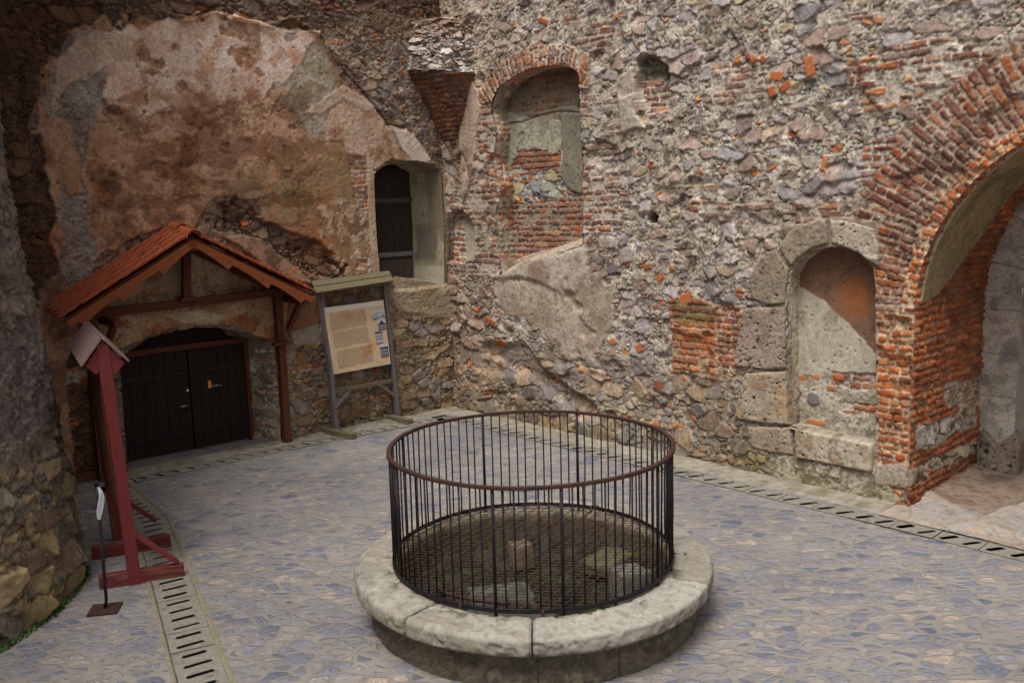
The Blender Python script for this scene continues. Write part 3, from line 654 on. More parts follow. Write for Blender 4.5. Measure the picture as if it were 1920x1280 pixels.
wr = empty('rubble_wall', tuple(RW.P(5, 0, 0)), 'rubble and brick castle wall with bricked niche, blind stone doorway and wide brick arch', 'wall')
RES = .0145
wall_patch('wall_face', RW, fine(-.12, 10.55, RES, 15.5, .09), fine(-.1, 8.05, RES, 9.6, .1), right_fn, wr, holes=[ARCH, NICHE, BLIND, SNICH])
core = lambda u, v: Surf(u, v, (np.broadcast_to(c8(112,98,84), u.shape+(3,)), np.zeros(u.shape)))
wall_patch('wall_core', RW, fine(.1, 15.5, .05), fine(-.1, 9.5, .05), core, wr, d=.42, holes=[ARCH, NICHE, BLIND, SNICH], hb=.10)
# reveal of the big arch
RPL = Plane(RW.P(U_L, 0, 0)[:2], RW.P(U_L, 0, 1)[:2])      # the pier's inner face: u = depth
TH = 2.36
def arch_rev(s, dd, PU, PV):
    c, h = bricks(dd, s, 71, .70, L=.28, Hc=.098, miss=.04, wob=.04, mort=c8(150,124,104,G))
    k = fbm(dd, s, 1.3, 4, 3)
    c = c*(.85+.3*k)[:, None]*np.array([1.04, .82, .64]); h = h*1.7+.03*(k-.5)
    S = Surf(dd, s, (c, h)); A = lambda pts: [(a_, b_+.1) for a_, b_ in [RPL.uv(x, y) for x, y in pts]]
    st = lambda seed: rubble(dd, s, seed, (.30, .30), 0, 0, [c8(176,164,140,G), c8(160,148,126,G), c8(150,142,132,G)], c8(120,100,84,G), c8(90,70,58,G))
    S.add(S.mask(A([(1715,800),(1762,785),(1790,770),(1795,800),(1760,830),(1712,845)]), .04), st(72), lip=.02)
    S.add(S.mask(A([(1790,765),(1822,755),(1825,800),(1795,810)]), .03), st(73), lip=.02)
    S.add(S.mask(A([(1740,860),(1780,845),(1842,815),(1845,835),(1785,868),(1742,885)]), .03), st(74), lip=.02)
    S.add(S.mask(A([(1698,880),(1740,865),(1735,900),(1696,915)]), .03), st(75), lip=.015)
    S.add(S.mask(A([(1760,720),(1845,700),(1845,755),(1770,765)]), .06), bricks(dd, s, 76, .15, L=.18, Hc=.06, miss=.1), wt=.85)
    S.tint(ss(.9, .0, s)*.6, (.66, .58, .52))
    # plastered soffit with a rounded lower end
    q = .10+1.5*np.sqrt(np.clip((s-2.62-.10)/.95, 0, 1))+.0*dd
    e = np.minimum(q-dd, dd-.075-.02*fbm(dd, s, 8, 2, 4)); e = np.where(s < 2.72, -1, e); e = np.where(s > 2.6+math.pi*ARC_R*.9, -1, e)
    S.add(ss(-.006, .012, e), plaster(dd, s, 77, [c8(132,115,82,G), c8(146,129,95,G), c8(118,102,72,G)], .35, 2.0, .05))
    S.add(ss(.035, .012, e)*ss(-.012, .0, e), (np.broadcast_to(c8(176,170,152,1.1), S.c.shape)*.95, np.full(s.shape, .045)))
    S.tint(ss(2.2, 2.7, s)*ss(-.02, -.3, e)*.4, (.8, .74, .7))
    return S.c, S.h
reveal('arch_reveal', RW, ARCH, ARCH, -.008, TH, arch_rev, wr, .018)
# tall bricked niche
ND = .36
def niche_back(u, v):
    Q = lambda pts: RW.poly(pts, ND)
    S = Surf(u, v, plaster(u, v, 101, [c8(150,142,122,G), c8(172,166,146,G), c8(158,150,130,G)], .8, 3, .02))
    S.add(S.mask(Q([(930,110),(1100,110),(1100,225),(1040,222),(930,215)]), .06), bricks(u, v, 102, .15, miss=.45, mort=c8(158,148,128,G)), wt=.8)
    S.tint(S.mask(Q([(900,90),(1110,90),(1110,205),(900,205)]), .10, .08), (.78, .74, .68))
    S.add(S.mask(Q([(955,280),(1052,283),(1052,332),(1010,340),(990,322),(950,308)]), .14, .012, 5), bricks(u, v, 103, .9, miss=.05, mort=c8(140,126,108,G)))
    S.add(S.mask(Q([(930,325),(1110,325),(1110,385),(930,385)]), .14, .012, 4), rubble(u, v, 104, (.30, .20), .1, .3, [c8(160,156,140,G), c8(140,140,142,G), c8(168,158,120,G), c8(120,124,132,G)]))
    S.add(S.mask(Q([(930,382),(1110,368),(1110,456),(1010,478),(930,512)]), .12, .012, 5), bricks(u, v, 105, .75, miss=.12, mort=c8(160,148,130,G)))
    S.add(S.mask(Q([(1052,200),(1110,200),(1110,355),(1070,358),(1048,330),(1058,285)]), .14, .012, 4), plaster(u, v, 106, [c8(120,116,100,1.2), c8(134,128,112,1.2)], .2, 2, .05))
    S.add(S.mask(Q([(925,215),(965,215),(985,240),(975,280),(955,340),(925,350)]), .14, .012, 4), plaster(u, v, 107, [c8(150,146,124,G), c8(164,158,140,G)], .3, 2, .05))
    y = RW.uv(1000, 222, ND)[1]; ln = np.abs(v-y-.05*np.sin(u*3)-.03*(fbm(u, v, 6, 2, 1)-.5)); S.tint(ss(.03, .008, ln)*ss(2.75, 2.6, u), (.4, .38, .36)); S.push(ss(.03, .01, ln), -.02)
    S.add(S.mask(Q([(920,505),(1010,474),(1110,448),(1110,560),(920,560)]), .05), plaster(u, v, 108, [c8(168,148,130,G), c8(182,166,148,G)], .5, 2), lip=.02)
    return S
nr = wall_patch('recess_back', RW, fine(.5, 4.1, RES), fine(2.2, 6.7, RES), niche_back, wr, d=ND)
def niche_rev(s, dd, PU, PV):
    k = (PU < 1.9); c, h = bricks(dd+.07, PV, 111, .75, miss=.15); p, h2_ = plaster(PU, dd+PV, 112, [c8(160,144,124,G), c8(176,160,140,G), c8(150,130,112,G)], .6, 2.5)
    t = ss(3.1, 2.9, PV)[:, None]; tt = np.where(PU > 1.9, ss(3.9, 3.6, PV), 0)[:, None]; m_ = np.clip(t+tt, 0, 1)
    pl_ = ss(.58, .62, fbm(dd, PV, 1.8, 3, 7))[:, None]*.8; c = c*(1-pl_)+np.array(c8(150,146,124,G))*pl_
    return c*(1-m_)+p*m_, h*(1-m_[:, 0])+h2_*m_[:, 0]
nb = []
cu = sum(p[0] for p in NICHE)/len(NICHE)
for (a_, b_) in NICHE: nb.append((a_+.0, b_+(.16 if b_ < 3.5 else 0)))
reveal('recess_side', RW, NICHE, nb, -.005, ND+.03, niche_rev, wr, .02, True)
# blind doorway
BD = .30
def blind_back(u, v):
    Q = lambda pts: RW.poly(pts, BD)
    S = Surf(u, v, plaster(u, v, 121, [c8(176,168,148,G), c8(186,178,158,G), c8(170,160,140,G)], .25, 1.6, .03))
    S.add(S.mask(Q([(1465,515),(1500,535),(1545,565),(1585,600),(1625,640),(1665,690),(1665,430),(1465,430)]), .05, .012, 4), plaster(u, v, 122, [c8(112,84,66,1.2), c8(126,96,76,1.2), c8(118,88,70,1.2)], .1, 1.2, .02))
    oc = RW.uv(1604, 556, BD); rr = np.hypot(u-oc[0], (v-oc[1])*.9)+.15*(fbm(u, v, 4, 3, 4)-.5)
    om = ss(.34, .10, rr)*.8*S.mask(Q([(1480,530),(1560,575),(1665,690),(1665,430),(1480,430)]), .05); S.c = mixc(S.c, np.broadcast_to(c8(160,96,54,1.1), S.c.shape)*(.7+.6*fbm(u, v, 7, 4, 8))[:, None], om)
    S.add(S.mask(Q([(1465,700),(1665,690),(1665,850),(1465,850)]), .10, .02), plaster(u, v, 123, [c8(176,168,148,G), c8(156,146,128,G), c8(184,176,158,G), c8(140,128,112,G)], 1.0, 3.2, .03))
    S.add(S.mask(Q([(1560,695),(1665,700),(1665,730),(1600,730),(1560,720)]), .04), bricks(u, v, 124, .5, miss=.3, mort=c8(196,178,164,G)))
    S.add(S.mask(Q([(1575,752),(1665,760),(1665,778),(1575,770)]), .03), bricks(u, v, 125, .9, miss=.3))
    for x, y in [(1505,707),(1532,706),(1498,735),(1560,727),(1525,790),(1542,792),(1575,705),(1640,765)]:
        a_, b_ = RW.uv(x, y, BD); S.add(ss(.055, .045, np.hypot((u-a_)*.8, (v-b_)*1.2)+.05*(fbm(u, v, 12, 2, x)-.5)), (np.broadcast_to(BRICKV[x % 5], S.c.shape)*.95, np.full(u.shape, .04)))
    a_, b_ = RW.uv(1527, 745, BD); S.add(ss(.10, .08, np.hypot(u-a_, v-b_)+.08*(fbm(u, v, 8, 2, 2)-.5)), (np.broadcast_to(c8(126,116,116,G), S.c.shape), np.full(u.shape, .05)))
    return S
wall_patch('doorway_infill', RW, fine(7.0, 9.0, .013), fine(.5, 3.6, .013), blind_back, wr, d=BD)
STN = [c8(170,156,134,G), c8(156,140,118,G), c8(182,170,150,G), c8(140,126,108,G)]
reveal('doorway_reveal', RW, BLIND, BLIND, -.01, BD, lambda s, dd, PU, PV: (lambda q: (q[0]*(.7+.3*ss(0, .3, PV-.9))[:, None], q[1]))(plaster(s, dd, 131, STN, 1.0, 3.0, .0)), wr, .014, True, M_STONE)
def stone_block(pl, pts, thick, seed, cols, pit=0.0, d=0.0, res=.012, parent=None, name='stone_block', label=None, rnd=.03, px=True):
    P = pl.poly(pts, d) if px else pts; us = [p[0] for p in P]; vs = [p[1] for p in P]
    def fn(u, v):
        c, h = plaster(u, v, seed, cols, .8, 2.6, 0); e = -sdpoly(u, v, P)+.016*(fbm(u, v, 9, 3, seed+1)-.5)
        hh_ = thick*np.sqrt(np.clip(e/rnd, 0, 1)*(2-np.clip(e/rnd, 0, 1)))+h*.7
        if pit:
            w1 = fbm(u, v, 12, 3, seed+3)*.8; f1, f2, a_, b_, _, _ = vor(u*15+w1, v*17+w1, seed+6, .9); g1, g2, c_, d_, _, _ = vor(u*34+w1, v*36, seed+8, .9); q = np.maximum(ss(.50*b_, .25*b_, f1)*(a_ > 1-.45*pit), ss(.5*d_, .2*d_, g1)*(c_ > 1-.6*pit)*ss(.42, .58, fbm(u, v, 3, 3, seed+5))); hh_ = hh_-.030*q; c = c*(1-.55*q)[:, None]
        else:
            hh_ = hh_-.006*ss(.55, .7, fbm(u, v, 22, 3, seed+3))
        S = Surf(u, v, (c*(1-.35*ss(.02, 0, e))[:, None], np.where(e < 0, -.06, hh_))); return S
    return wall_patch(name, pl, fine(min(us)-.02, max(us)+.02, res), fine(min(vs)-.02, max(vs)+.02, res), fn, parent, M_STONE, d, keep=P, kb=.012)
BL = [([(1460,462),(1482,432),(1520,415),(1553,410),(1556,456),(1525,466),(1500,484),(1484,500)], .055, 141, [STN[1], STN[3], STN[0]], 0),
      ([(1557,409),(1600,416),(1640,428),(1650,462),(1648,500),(1634,492),(1612,475),(1584,464),(1560,456)], .05, 142, [STN[2], STN[0], c8(196,186,172,G), STN[3]], .3),
      ([(1412,560),(1406,520),(1428,480),(1456,465),(1482,504),(1478,540),(1476,570),(1440,572)], .06, 143, [STN[1], STN[3], STN[0]], .25),
      ([(1392,602),(1400,576),(1476,574),(1478,640),(1479,690),(1440,693),(1378,686)], .075, 144, [c8(176,158,146,G), c8(160,140,128,G), STN[3]], .55),
      ([(1402,697),(1478,694),(1480,750),(1482,796),(1430,792),(1380,784),(1388,740)], .08, 145, [c8(178,150,116,G), STN[1], STN[0], c8(160,134,104,G)], .3),
      ([(1404,797),(1484,799),(1492,852),(1450,848),(1412,838)], .07, 146, [STN[0], STN[1], c8(178,156,140,G)], .3),
      ([(1494,800),(1560,813),(1642,829),(1640,884),(1560,868),(1496,856)], .10, 147, [STN[1], STN[0], STN[2], c8(150,128,104,G)], .3)]
for k, (P_, t_, sd, cl, pt_) in enumerate(BL): stone_block(RW, P_, t_, sd, cl, pt_, parent=wr, label=None, rnd=.035)
# flat sill inside the blind doorway
us_, ds_ = np.meshgrid(fine(7.42, 8.63, .02), np.linspace(-.045, BD+.02, 22)); u = us_.ravel(); d_ = ds_.ravel()
c, h = plaster(u, d_, 151, [c8(168,150,138,G), c8(180,164,152,G), c8(150,132,118,G)], .6, 3, 0); zz = np.interp(u, [7.3, 7.42, 8.7], [RW.uv(1482,797)[1]-.01, RW.uv(1484,800)[1]-.01, RW.uv(1642,834)[1]-.01])+h-.02*ss(-.04, -.07, d_)+.03*d_
link('door_sill', np_mesh('door_sill', RW.PA(u, zz, d_), grid_faces(us_.shape[1], us_.shape[0]), c), M_STONE, wr)
# little niche in the corner
def sn_back(u, v):
    S = Surf(u, v, plaster(u, v, 161, [c8(158,150,128,G), c8(172,164,142,G), c8(150,140,118,G)], .4, 3, .02)); S.add(ss(.42, .34, u+.12*(fbm(u, v, 6, 2, 1)-.5)), bricks(u, v, 162, .1, miss=.2, L=.5, Hc=.1)); S.add(ss(3.75, 3.9, v), bricks(u, v, 163, .3)); S.tint(ss(3.8, 4.0, v)*.8, (.7, .62, .56)); S.c *= 1.25; return S
wall_patch('small_niche_back', RW, fine(-.2, 1.5, RES), fine(2.6, 4.6, RES), sn_back, wr, d=.17)
reveal('small_niche_side', RW, SNICH, SNICH, -.005, .18, lambda s, dd, PU, PV: bricks(dd, s, 164, .2), wr, .02, True)

# ------------------------------------------------------------------ passage portal behind the arch
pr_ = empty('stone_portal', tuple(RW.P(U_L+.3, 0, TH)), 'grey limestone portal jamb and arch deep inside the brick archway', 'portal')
IR = ARC_R-.50; IARC = [(U_L+.50, -.1), (U_L+.50, 1.2)]+arc_pts(ARC_C, IR, 180, 0, 30)+[(ARC_C[0]+IR, -.1)]
def portal_fn(u, v):
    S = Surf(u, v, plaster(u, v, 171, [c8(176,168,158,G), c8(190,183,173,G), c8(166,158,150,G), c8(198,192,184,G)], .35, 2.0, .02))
    r, a = arc_uv(u, v, ARC_C); a_ = np.where(v < ARC_C[1], 0, (math.pi-a)*2.1); q = np.where(v < ARC_C[1], v, ARC_C[1]+a_); j = np.abs(((q+.15)/.62) % 1-.5)*.62
    S.tint(ss(.014, .004, .31-j)*(q > .6), (.55, .52, .48)); S.push(ss(.016, .004, .31-j)*(q > .6), -.012)
    S.tint(ss(.62, .7, fbm(u, v, 3, 3, 4))*.5, (.6, .56, .5)); bl = S.mask([(U_L+.2, 1.55), (U_L+.55, 1.6), (U_L+.5, 1.95), (U_L+.3, 1.9)], .08, .03); S.c = mixc(S.c, np.broadcast_to(c8(120,118,124,G), S.c.shape), bl*.7)
    return S
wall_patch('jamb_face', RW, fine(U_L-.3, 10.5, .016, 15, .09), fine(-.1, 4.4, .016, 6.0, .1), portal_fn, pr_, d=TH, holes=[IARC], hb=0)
reveal('jamb_reveal', RW, IARC, [(p[0]+.02, p[1]) for p in IARC], TH-.02, TH+.5, lambda s, dd, PU, PV: plaster(s, dd, 172, [c8(150,142,134,1.1), c8(164,155,146,1.1), c8(140,130,122,1.1)], .3, 2, .0), pr_, .03)
stone_block(RW, [(U_L+.06, -.02), (U_L+.60, -.02), (U_L+.60, .50), (U_L+.52, .62), (U_L+.30, .40), (U_L+.10, .62), (U_L+.06, .5)], .10, 173, [c8(120,108,94,G), c8(136,124,108,G), c8(90,80,74,G)], .8, TH, parent=pr_, name='jamb_base', px=False)
# the yard beyond the passage
wall_patch('yard_wall', RW, fine(U_L-3.3, 18.3, .12), fine(-.1, 4.3, .12), lambda u, v: Surf(u, v, rubble(u, v, 176, (.5, .35), .3)), pr_, d=TH+7.0)
# ------------------------------------------------------------------ left wall
LP = LW.poly
WIN = LP([(698,326),(716,312),(738,304),(772,300),(800,304),(826,318),(832,420),(833,534),(770,524),(709,513),(703,420)])
WIN_B = None
DOOR = LP([(534,838),(516,740),(508,640),(480,628),(440,618),(400,613),(365,613),(320,621),(275,634),(240,648),(218,664)])
ul = DOOR[-1][0]; DOOR = [(3.74, -.1), (3.72, 1.0), (3.74, 1.80)]+[p for p in DOOR if 3.95 < p[0] < 6.1]+[(6.30, 1.82), (6.32, 1.0), (6.32, -.1)]

def left_fn(u, v):
    S = Surf(u, v, rubble(u, v, 211, (.34, .21), .35, .06, [c8(128,106,92,G), c8(118,98,86,G), c8(142,118,98,G), c8(112,92,80,G), c8(138,126,118,G), c8(150,128,104,G), c8(122,112,112,G)], c8(156,136,116,G), c8(104,86,72,G)))
    m = lambda P, amp=.12, soft=.015, f=3.0, seed=0: S.mask(LP(P), amp, soft, f, seed)
    # great plaster sheet: brown and ochre body
    body = m([(95,75),(190,25),(300,40),(420,25),(520,52),(565,40),(615,95),(640,150),(680,185),(700,240),(700,300),(694,330),(700,510),(640,520),(600,500),(560,440),(500,425),(480,375),(400,370),(360,425),(300,430),(200,470),(130,520),(150,640),(150,900),(60,900),(40,500),(60,300),(70,150)], .12, .01, 3)
    S.add(body, plaster(u, v, 221, [c8(116,92,74,G), c8(142,110,88,G), c8(166,130,104,G), c8(186,152,126,G), c8(160,118,88,G), c8(132,102,80,G)], 1.0, 1.8, .04))
    S.add(m([(640,0),(760,0),(700,140),(600,60)], .2, .03)*.5, plaster(u, v, 222, [c8(130,104,86,G), c8(150,122,102,G)], .8, 3, .03))
    # ochre orange field, green grey fields, pink white fields
    S.add(m([(560,260),(640,250),(690,330),(700,480),(640,500),(580,450),(520,420),(470,370),(430,370),(500,330)], .16, .05), plaster(u, v, 223, [c8(128,106,78,G), c8(146,122,94,G), c8(154,116,84,G), c8(172,146,118,G)], .5, 2.2, .045))
    S.add(m([(505,60),(550,45),(605,90),(630,150),(648,250),(600,255),(560,230),(520,160)], .16, .08), plaster(u, v, 224, [c8(146,134,110,G), c8(160,148,126,G), c8(178,166,154,G), c8(150,136,108,G)], .5, 3, .045))
    pk = m([(150,130),(190,80),(240,45),(300,42),(400,28),(470,45),(540,60),(590,60),(560,110),(500,180),(470,205),(410,195),(330,210),(270,235),(200,200),(170,170)], .22, .02, 2.2)
    S.add(pk*ss(.34, .42, fbm(u, v, 3.2, 5, 31)), plaster(u, v, 225, [c8(190,152,130,G*1.1), c8(204,174,154,G*1.1), c8(216,194,180,G*1.1), c8(196,158,132,G*1.1)], .4, 2.6, .055))
    S.add(m([(380,235),(395,240),(392,285),(370,290),(368,250)], .04), plaster(u, v, 226, [c8(196,156,120,G), c8(206,170,136,G)], .3, 2, .055))
    flk = ss(.50, .53, fbm(u, v, 2.6, 6, 41))*m([(160,180),(560,170),(620,260),(560,330),(380,330),(200,330),(150,260)], .2, .08, 2)
    S.add(flk*.85, plaster(u, v, 227, [c8(170,128,98,G), c8(188,150,124,G), c8(156,112,82,G)], .4, 3, .055))
    dk = ss(.52, .57, fbm(u*.8, v*1.8, 2.4, 5, 43))*m([(200,200),(620,180),(640,330),(560,420),(300,430),(180,400)], .2, .1, 2)
    S.c = S.c*(1-dk[:, None]*(1-np.array([.62, .56, .52])))
    # rough grey rendering coat laid bare on the left
    S.add(m([(75,190),(95,130),(130,60),(180,60),(200,110),(182,200),(165,280),(150,330),(170,400),(180,470),(165,520),(120,540),(108,430),(112,340),(95,260)], .12, .02), plaster(u, v, 228, [c8(128,118,110,G), c8(148,138,130,G), c8(168,158,150,G), c8(120,108,96,G)], 1.6, 5, .03))
    S.add(m([(105,130),(150,70),(190,60),(245,70),(240,120),(190,125),(120,170),(95,230),(90,200)], .14, .02), plaster(u, v, 229, [c8(186,160,138,G), c8(200,180,162,G), c8(176,136,104,G)], .6, 3, .05))
    S.add(m([(90,240),(100,215),(130,240),(150,300),(150,360),(125,370),(105,300)], .10, .02), plaster(u, v, 230, [c8(170,132,102,G), c8(190,156,130,G)], .5, 3, .05))
    # diagonal ochre scar
    S.add(m([(365,385),(400,360),(470,320),(555,275),(562,290),(500,330),(440,362),(400,380)], .10, .10)*.45, plaster(u, v, 231, [c8(160,140,104,G), c8(150,128,92,G)], .5, 3, .05))
    # dark rubble at the top and the far left
    S.add(m([(200,-30),(900,-30),(900,30),(780,30),(690,60),(640,60),(575,55),(500,50),(420,22),(330,38),(290,25),(240,40),(225,0)], .08, .015), rubble(u, v, 232, (.36, .20), .3, .05, [c8(108,86,72,G), c8(92,74,64,G), c8(126,100,80,G), c8(116,98,88,G)], c8(130,108,90,G), c8(84,68,58,G), 1.3))
    S.add(m([(-40,-30),(230,-30),(225,20),(130,60),(80,130),(60,240),(95,330),(100,520),(60,560),(-40,560)], .14, .02), rubble(u, v, 233, (.40, .20), .45, .02, [c8(92,66,52,G), c8(80,60,50,G), c8(106,78,58,G), c8(96,76,64,G)], c8(104,80,64,G), c8(68,50,40,G), 1.1))
    S.add(m([(188,10),(215,10),(232,50),(225,62),(205,50)], .03), rubble(u, v, 234, (.2, .2), 0, 0, [c8(88,72,66,G)]), lip=-.03)
    # torn plaster lip along the top edge
    lipd = sdpoly(u, v, LP([(225,0),(240,35),(262,52),(300,28),(345,42),(400,22),(430,38),(505,52),(545,36),(600,70),(622,112),(600,70),(545,34),(505,49),(430,34),(400,18),(345,39),(300,24),(262,48),(243,32)])); lm = ss(.05, .02, lipd+.03*(fbm(u, v, 6, 3, 3)-.5)); S.push(lm, .045); S.tint(ss(.04, .01, lipd), (.75, .66, .56))
    # rubble areas
    rb = lambda seed, sm=.25, br=.12: rubble(u, v, seed, (.28, .17), sm, br*.4, [c8(140,118,100,G), c8(128,108,96,G), c8(152,132,110,G), c8(130,122,118,G), c8(118,96,84,G)], c8(160,142,122,G), c8(108,92,78,G))
    S.add(m([(620,60),(700,20),(800,30),(770,100),(800,170),(850,330),(838,340),(800,280),(750,220),(690,180),(650,150)], .12), rb(235, .3, .2))
    S.add(m([(600,70),(660,60),(740,130),(760,180),(700,150),(640,110)], .16)*ss(.5, .55, fbm(u, v, 4, 3, 6)), bricks(u, v, 236, .6, miss=.3))
    cav = m([(403,385),(440,368),(480,385),(492,420),(530,428),(560,440),(600,452),(650,498),(645,525),(600,520),(540,500),(520,480),(440,440),(400,430)], .10, .02)
    S.add(cav, rubble(u, v, 237, (.26, .16), .05, .04, [c8(142,118,98,G), c8(120,98,84,G), c8(158,136,112,G), c8(104,90,82,G)], c8(120,100,84,G), c8(70,56,46,G), 1.5), lip=-.12)
    S.push(m([(405,380),(450,372),(470,400),(460,420),(410,415)], .08, .03), -.10); S.push(m([(560,460),(620,470),(640,490),(600,500),(560,480)], .06, .03), -.09)
    S.add(m([(420,445),(460,440),(490,448),(520,475),(560,505),(590,535),(560,530),(500,505),(450,470)], .07, .02), plaster(u, v, 238, [c8(150,118,96,G), c8(164,134,112,G), c8(120,96,76,G)], .6, 3), lip=.06)
    # speckled pale field left of the window
    S.add(m([(600,390),(690,360),(705,510),(640,520),(600,470)], .18, .05)*ss(.45, .6, fbm(u, v, 9, 4, 8)), plaster(u, v, 239, [c8(168,146,124,G), c8(188,170,150,G)], .8, 6, .05))
    # around the window
    S.add(m([(640,265),(600,262),(625,175),(690,195),(720,235),(760,240),(800,285),(805,312),(770,305),(735,300),(700,320),(650,295)], .08, .012), plaster(u, v, 240, [c8(180,146,122,G), c8(196,168,146,G), c8(168,130,102,G)], .6, 3, .05))
    S.add(m([(722,242),(760,246),(782,270),(806,300),(800,312),(770,300),(740,270)], .04, .01), plaster(u, v, 241, [c8(208,190,176,G), c8(216,202,192,G)], .4, 3, .07))
    S.add(m([(560,215),(640,160),(700,200),(690,215),(640,185),(600,215)], .06, .012)*.8, plaster(u, v, 242, [c8(186,160,136,G), c8(196,178,160,G)], .4, 3, .06))
    dl = np.abs(sdpoly(u, v, LP([(640,130),(690,185),(722,225),(740,262),(752,285),(740,262),(721,227),(689,187)]))); S.tint(ss(.03, .008, dl), (.55, .48, .42)); S.push(ss(.03, .008, dl), -.03)
    S.add(m([(650,290),(684,293),(690,330),(690,390),(674,392),(660,350)], .03, .01), bricks(u, v, 243, .9, miss=.03, L=.22, Hc=.085))
    S.add(m([(688,318),(704,322),(714,510),(700,512),(692,420)], .02, .01), plaster(u, v, 244, [c8(170,146,118,G), c8(186,164,138,G)], .3, 3, .055))
    S.add(m([(823,318),(842,330),(838,540),(828,540)], .05, .015), plaster(u, v, 245, [c8(150,138,112,G), c8(128,108,88,G), c8(166,150,130,G)], .4, 2.5, .05))
    S.add(m([(668,487),(688,487),(688,502),(668,502)], .01), bricks(u, v, 246, 1, miss=0))
    # below the window: coursed warm stones on a thicker footing
    S.add(m([(735,530),(842,530),(850,770),(740,790),(735,640)], .06), rubble(u, v, 247, (.30, .17), .08, .06, [c8(150,128,98,G), c8(136,112,90,G), c8(160,140,110,G), c8(124,104,90,G), c8(142,132,124,G)], c8(164,150,120,G), c8(104,88,70,G)))
    S.add(m([(735,520),(845,532),(842,600),(790,590),(745,580)], .10, .02)*.7, plaster(u, v, 248, [c8(160,142,112,G), c8(172,156,128,G)], .6, 3, .05))
    S.push(m([(590,560),(845,535),(860,800),(590,840)], .04, .04), .05)
    S.add(m([(530,560),(620,560),(625,650),(600,655),(545,640)], .05, .015), plaster(u, v, 249, [c8(122,88,64,G), c8(134,98,72,G), c8(112,82,62,G)], .3, 1.5, .05))
    S.add(m([(545,625),(620,600),(630,660),(560,665)], .06, .015), plaster(u, v, 250, [c8(160,146,126,G), c8(176,164,148,G)], .7, 4, .04))
    lowb = m([(525,650),(740,640),(745,790),(530,835)], .05)
    S.add(lowb, rubble(u, v, 251, (.34, .22), .06, .03, [c8(142,120,94,G), c8(128,108,88,G), c8(152,134,106,G), c8(132,122,114,G), c8(150,144,140,G)], c8(148,132,106,G), c8(92,78,62,G)))
    S.add(m([(545,690),(605,680),(606,690),(548,700)], .02), bricks(u, v, 252, 1, miss=0))
    # under the porch roof
    S.add(m([(170,600),(260,500),(355,450),(440,480),(540,540),(530,640),(500,635),(440,612),(365,606),(300,618),(215,655)], .05, .015), plaster(u, v, 253, [c8(160,92,62,G), c8(146,112,84,G), c8(170,144,114,G), c8(178,154,126,G), c8(152,98,68,G)], .35, 1.9, .045))
    S.add(m([(310,590),(370,580),(440,590),(400,608),(340,606)], .08, .03)*.8, plaster(u, v, 254, [c8(176,158,130,G), c8(190,174,150,G)], .4, 4, .05))
    S.add(m([(130,640),(200,640),(205,740),(215,880),(190,905),(140,905),(120,700)], .06, .02), rubble(u, v, 255, (.36, .20), .55, .08, [c8(110,82,62,G), c8(96,74,60,G), c8(122,96,74,G)], c8(112,86,64,G), c8(78,60,46,G)))
    S.add(m([(120,690),(205,680),(205,715),(120,720)], .06), bricks(u, v, 256, .8, miss=.35), wt=.8)
    # stains
    S.push(fbm(u, v, .55, 3, 96)-.5, .12)
    S.tint(ss(.48, .66, fbm(u, v, .9, 5, 97))*.75, (.76, .68, .62)); S.tint(ss(.5, .7, fbm(u*1.6, v*.5, 1.3, 4, 98))*.5, (.84, .76, .70))
    S.tint(ss(.45, .02, v+.3*(fbm(u, v, 3, 3, 99)-.5))*.8, (.66, .68, .52)); S.tint(ss(5.9, 6.8, u)*.55, (.72, .64, .58)); S.tint(ss(6.6, 7.6, v+.6*(fbm(u, v, .8, 3, 13)-.5))*.4, (.74, .66, .6))
    og = ss(.52, .64, fbm(u, v, 1.4, 4, 100))*ss(5.4, 4.4, v)*ss(1.8, 2.4, u)*.55; S.tint(og, (1.08, .80, .60))
    return S
wl = empty('plastered_wall', tuple(LW.P(3.5, 0, 0)), 'stained and peeling plastered castle wall with deep window and dark double door', 'wall')
LRES = .0155
wall_patch('wall_face', LW, fine(-.12, 8.3, LRES, 12, .09), fine(-.1, 8.1, LRES, 9.6, .1), left_fn, wl, holes=[WIN, DOOR])
wall_patch('wall_core', LW, fine(.1, 12, .05), fine(-.1, 9.5, .05), core, wl, d=.42, holes=[WIN, DOOR], hb=.10)
# window
WD = .68
wb = []
for (a_, b_) in WIN:
    t = ss(1.2, .15, np.array([a_]))[0]; wb.append((a_+.30*t, b_+(.12*t if b_ < 3.2 else -.02)))
def win_rev(s, dd, PU, PV):
    S = Surf(dd, PV, plaster(dd*1.5+s*.3, PV, 261, [c8(140,132,104,G), c8(156,148,122,G), c8(130,120,96,G)], .25, 1.5, .01))
    b1 = ss(.10, .05, np.abs(dd-.36)-.14+.16*(fbm(dd*2, PV, 4, 4, 5)-.5))*ss(3.75, 3.55, PV)*ss(2.85, 3.0, PV); S.c = mixc(S.c, np.broadcast_to(c8(98,88,80,G), S.c.shape), b1*.8)
    b2 = ss(.35, .25, dd+.1*(fbm(dd*2, PV, 3, 4, 8)-.5))*ss(3.2, 3.5, PV)*ss(.9, .6, PU); S.c = mixc(S.c, np.broadcast_to(c8(108,92,78,G), S.c.shape), b2*.7)
    si = ss(2.86, 2.80, PV); S.c = mixc(S.c, np.broadcast_to(c8(168,160,140,G), S.c.shape)*(.8+.4*fbm(dd, PU, 5, 4, 9))[:, None], si*.8)
    return S.c, S.h
reveal('window_reveal', LW, WIN, wb, -.01, WD, win_rev, wl, .018, True)
